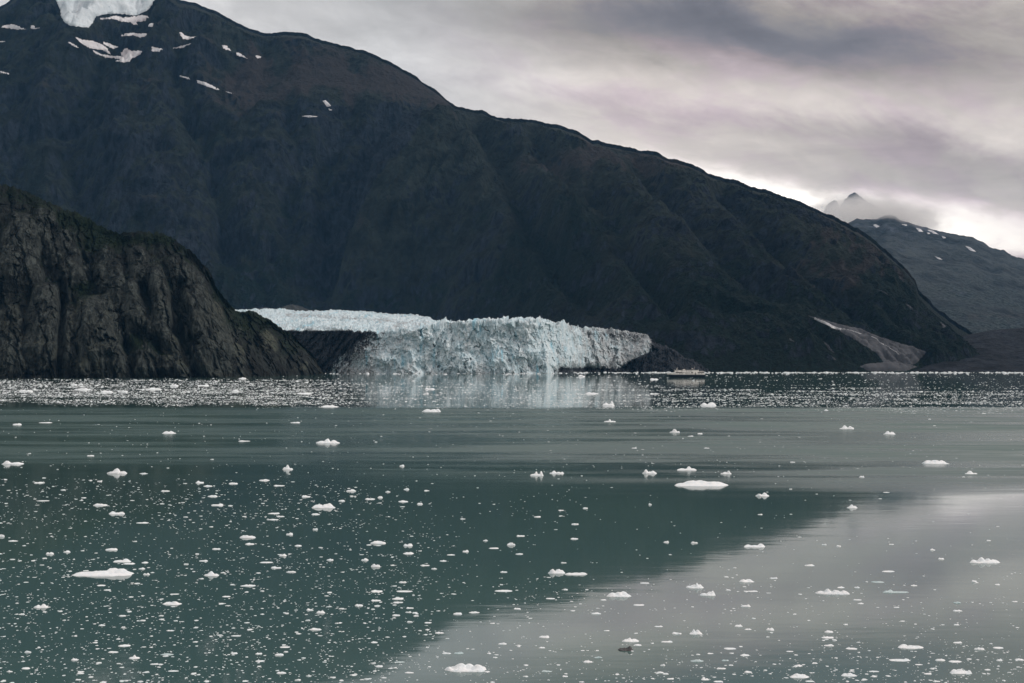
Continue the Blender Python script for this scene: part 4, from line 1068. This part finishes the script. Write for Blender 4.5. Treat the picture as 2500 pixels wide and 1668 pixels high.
px, py = scatter(27000, -150, 2650, 1160, 1760, dens_near, 21)
r = np.random.default_rng(22)
w = np.clip(np.exp(r.normal(1.25, 0.62, len(px))), 1.3, 16) * (0.8 + 0.3 * (py - 1160) / 500)
chips('brash_ice', px, py, w, 23, 'countless small ice chips scattered over the near water', 5, (0.05, 0.15), (0.7, 1.3))


def dens_mid(px, py):
    lane = fbm(px / 200, py / 9, 3.0, 4)
    return np.clip(0.42 + 1.3 * lane, 0.03, 1)


px, py = scatter(1500, -150, 2650, 1000, 1165, dens_mid, 31)
r = np.random.default_rng(32)
chips('brash_ice', px, py, np.clip(np.exp(r.normal(1.05, 0.45, len(px))), 1.5, 9), 33, 'thin sprinkle of ice crumbs on the ruffled middle water', 5, (0.08, 0.24))


def dens_far(px, py):
    lane = fbm(px / 420, py / 5.0, 4.0, 4); fine = fbm(px / 60, py / 3.0, 6.0, 3)
    front = 984 + 22 * np.clip(px / 2500, 0, 1) + 14 * fbm(px / 120, 0 * px, 1.0, 4)
    edge = sstep(front + 8, front - 12, py)
    left = 1.5 * sstep(900, 700, px) * sstep(923, 932, py) * (0.75 + 0.25 * sstep(930, 960, py))
    cen = sstep(650, 900, px) * sstep(1500, 1350, px) * 0.60 * sstep(915, 950, py)
    right = sstep(1300, 1500, px) * (0.10 + 0.75 * sstep(938, 965, py + lane * 22)) * sstep(-0.5, 0.1, lane)
    return np.clip((left + cen + right) * edge * (0.65 + 1.6 * fine) * (0.70 + 1.5 * lane), 0, 1)


px, py = scatter(170000, -200, 2700, 916, 1012, dens_far, 41)
r = np.random.default_rng(42)
w = np.clip(np.exp(r.normal(0.80, 0.5, len(px))), 1.0, 12)
chips('brash_ice', px, py, w, 43, 'dense band of far brash ice in front of the shore', 3, (0.06, 0.18), (0.8, 1.6))
# ice packed along the far shore line
r = np.random.default_rng(51); n = 1700
px = np.where(r.random(n) < 0.75, r.uniform(1500, 2650, n), r.uniform(620, 1500, n))
py = 909.5 + r.exponential(1.0, n) + 1.2 * fbm(px / 60, 0 * px, 2.0, 3) + np.where(px < 800, 5 - (px - 620) * 0.02, 0) + np.where((px > 800) & (px < 1345), 3.0, 0)
keep = (r.random(n) < np.clip(0.75 + 1.0 * fbm(px / 40, 0 * px, 5.0, 3), 0.15, 1)) & ((px > 1345) | (r.random(n) < 0.5))
chips('brash_ice', px[keep], py[keep], np.clip(np.exp(r.normal(1.4, 0.5, n)), 2, 11)[keep], 53, 'white line of ice packed along the far shore', 5, (0.12, 0.32))

# ------------------------------------------------------------------ cloud bank on the far peaks, and haze
def volume_mat(name, color, aniso=0.0):
    m = bpy.data.materials.new(name); m.use_nodes = True
    t = NT(m.node_tree); t.n.clear()
    out = t.node('ShaderNodeOutputMaterial'); v = t.node('ShaderNodeVolumePrincipled')
    v.inputs['Color'].default_value = (*color, 1); v.inputs['Anisotropy'].default_value = aniso
    t.l.new(v.outputs[0], out.inputs['Volume'])
    return m, t, v


def closed_box(name, lo, hi, mat):
    v = [(x, y, z) for z in (lo[2], hi[2]) for y in (lo[1], hi[1]) for x in (lo[0], hi[0])]
    f = [(0, 2, 3, 1), (4, 5, 7, 6), (0, 1, 5, 4), (2, 6, 7, 3), (0, 4, 6, 2), (1, 3, 7, 5)]
    return mesh_from(name, v, f, mat, None, False)


m, t, v = volume_mat('thin_air_haze', (0.20, 0.56, 1.0))
v.inputs['Density'].default_value = HAZE
haze = closed_box('haze', (-9200, -1700, -32), (9200, 14500, 1760), m)
tag(haze, 'faint blue air haze over the fjord', kind='stuff')


def cloud_bank(lo, hi, dens, cut, scale, label, ridge=None):
    """cloud clinging to the peaks: lumpy density fading out to the edges of its box"""
    m, t, v = volume_mat('peak_cloud', (1.0, 0.985, 0.96), 0.55)
    P = t.node('ShaderNodeTexCoord').outputs['Object']
    lo, hi = Vector(lo), Vector(hi); c = (lo + hi) / 2; hs = (hi - lo) / 2
    mp = t.node('ShaderNodeMapping'); t.l.new(P, mp.inputs[0]); mp.inputs['Scale'].default_value = (1.0, 0.6, 1.9)
    n = t.noise(mp.outputs[0], scale, 6, 0.6, 0.5)
    q = t.vm('DIVIDE', t.vm('SUBTRACT', P, tuple(c)), tuple(hs))
    sep = t.node('ShaderNodeSeparateXYZ'); t.l.new(q, sep.inputs[0])
    # the bank sinks to the right along the ridge
    zz = t.m('ADD', sep.outputs[2], t.m('MULTIPLY', sep.outputs[0], 0.45))
    r2 = t.m('ADD', t.m('POWER', t.m('ABSOLUTE', sep.outputs[0]), 2.0), t.m('ADD', t.m('POWER', t.m('ABSOLUTE', sep.outputs[1]), 2.0), t.m('MULTIPLY', t.m('POWER', t.m('ABSOLUTE', zz), 2.0), 1.6)))
    f = t.m('SUBTRACT', 1.0, r2, clamp=True)
    d = t.m('MULTIPLY', t.mapr(t.m('ADD', n, t.m('MULTIPLY', t.m('SUBTRACT', f, 0.5), 0.35)), cut, cut + 0.22), f)
    t.l.new(t.m('MULTIPLY', d, dens), v.inputs['Density'])
    o = closed_box('peak_cloud_bank', lo, hi, m)
    return tag(o, label, kind='stuff')


cloud_bank((1850, 8300, 740), (2900, 11000, 1130), 0.0085, 0.38, 0.0055, 'pale cloud wrapped round the far peaks at right')
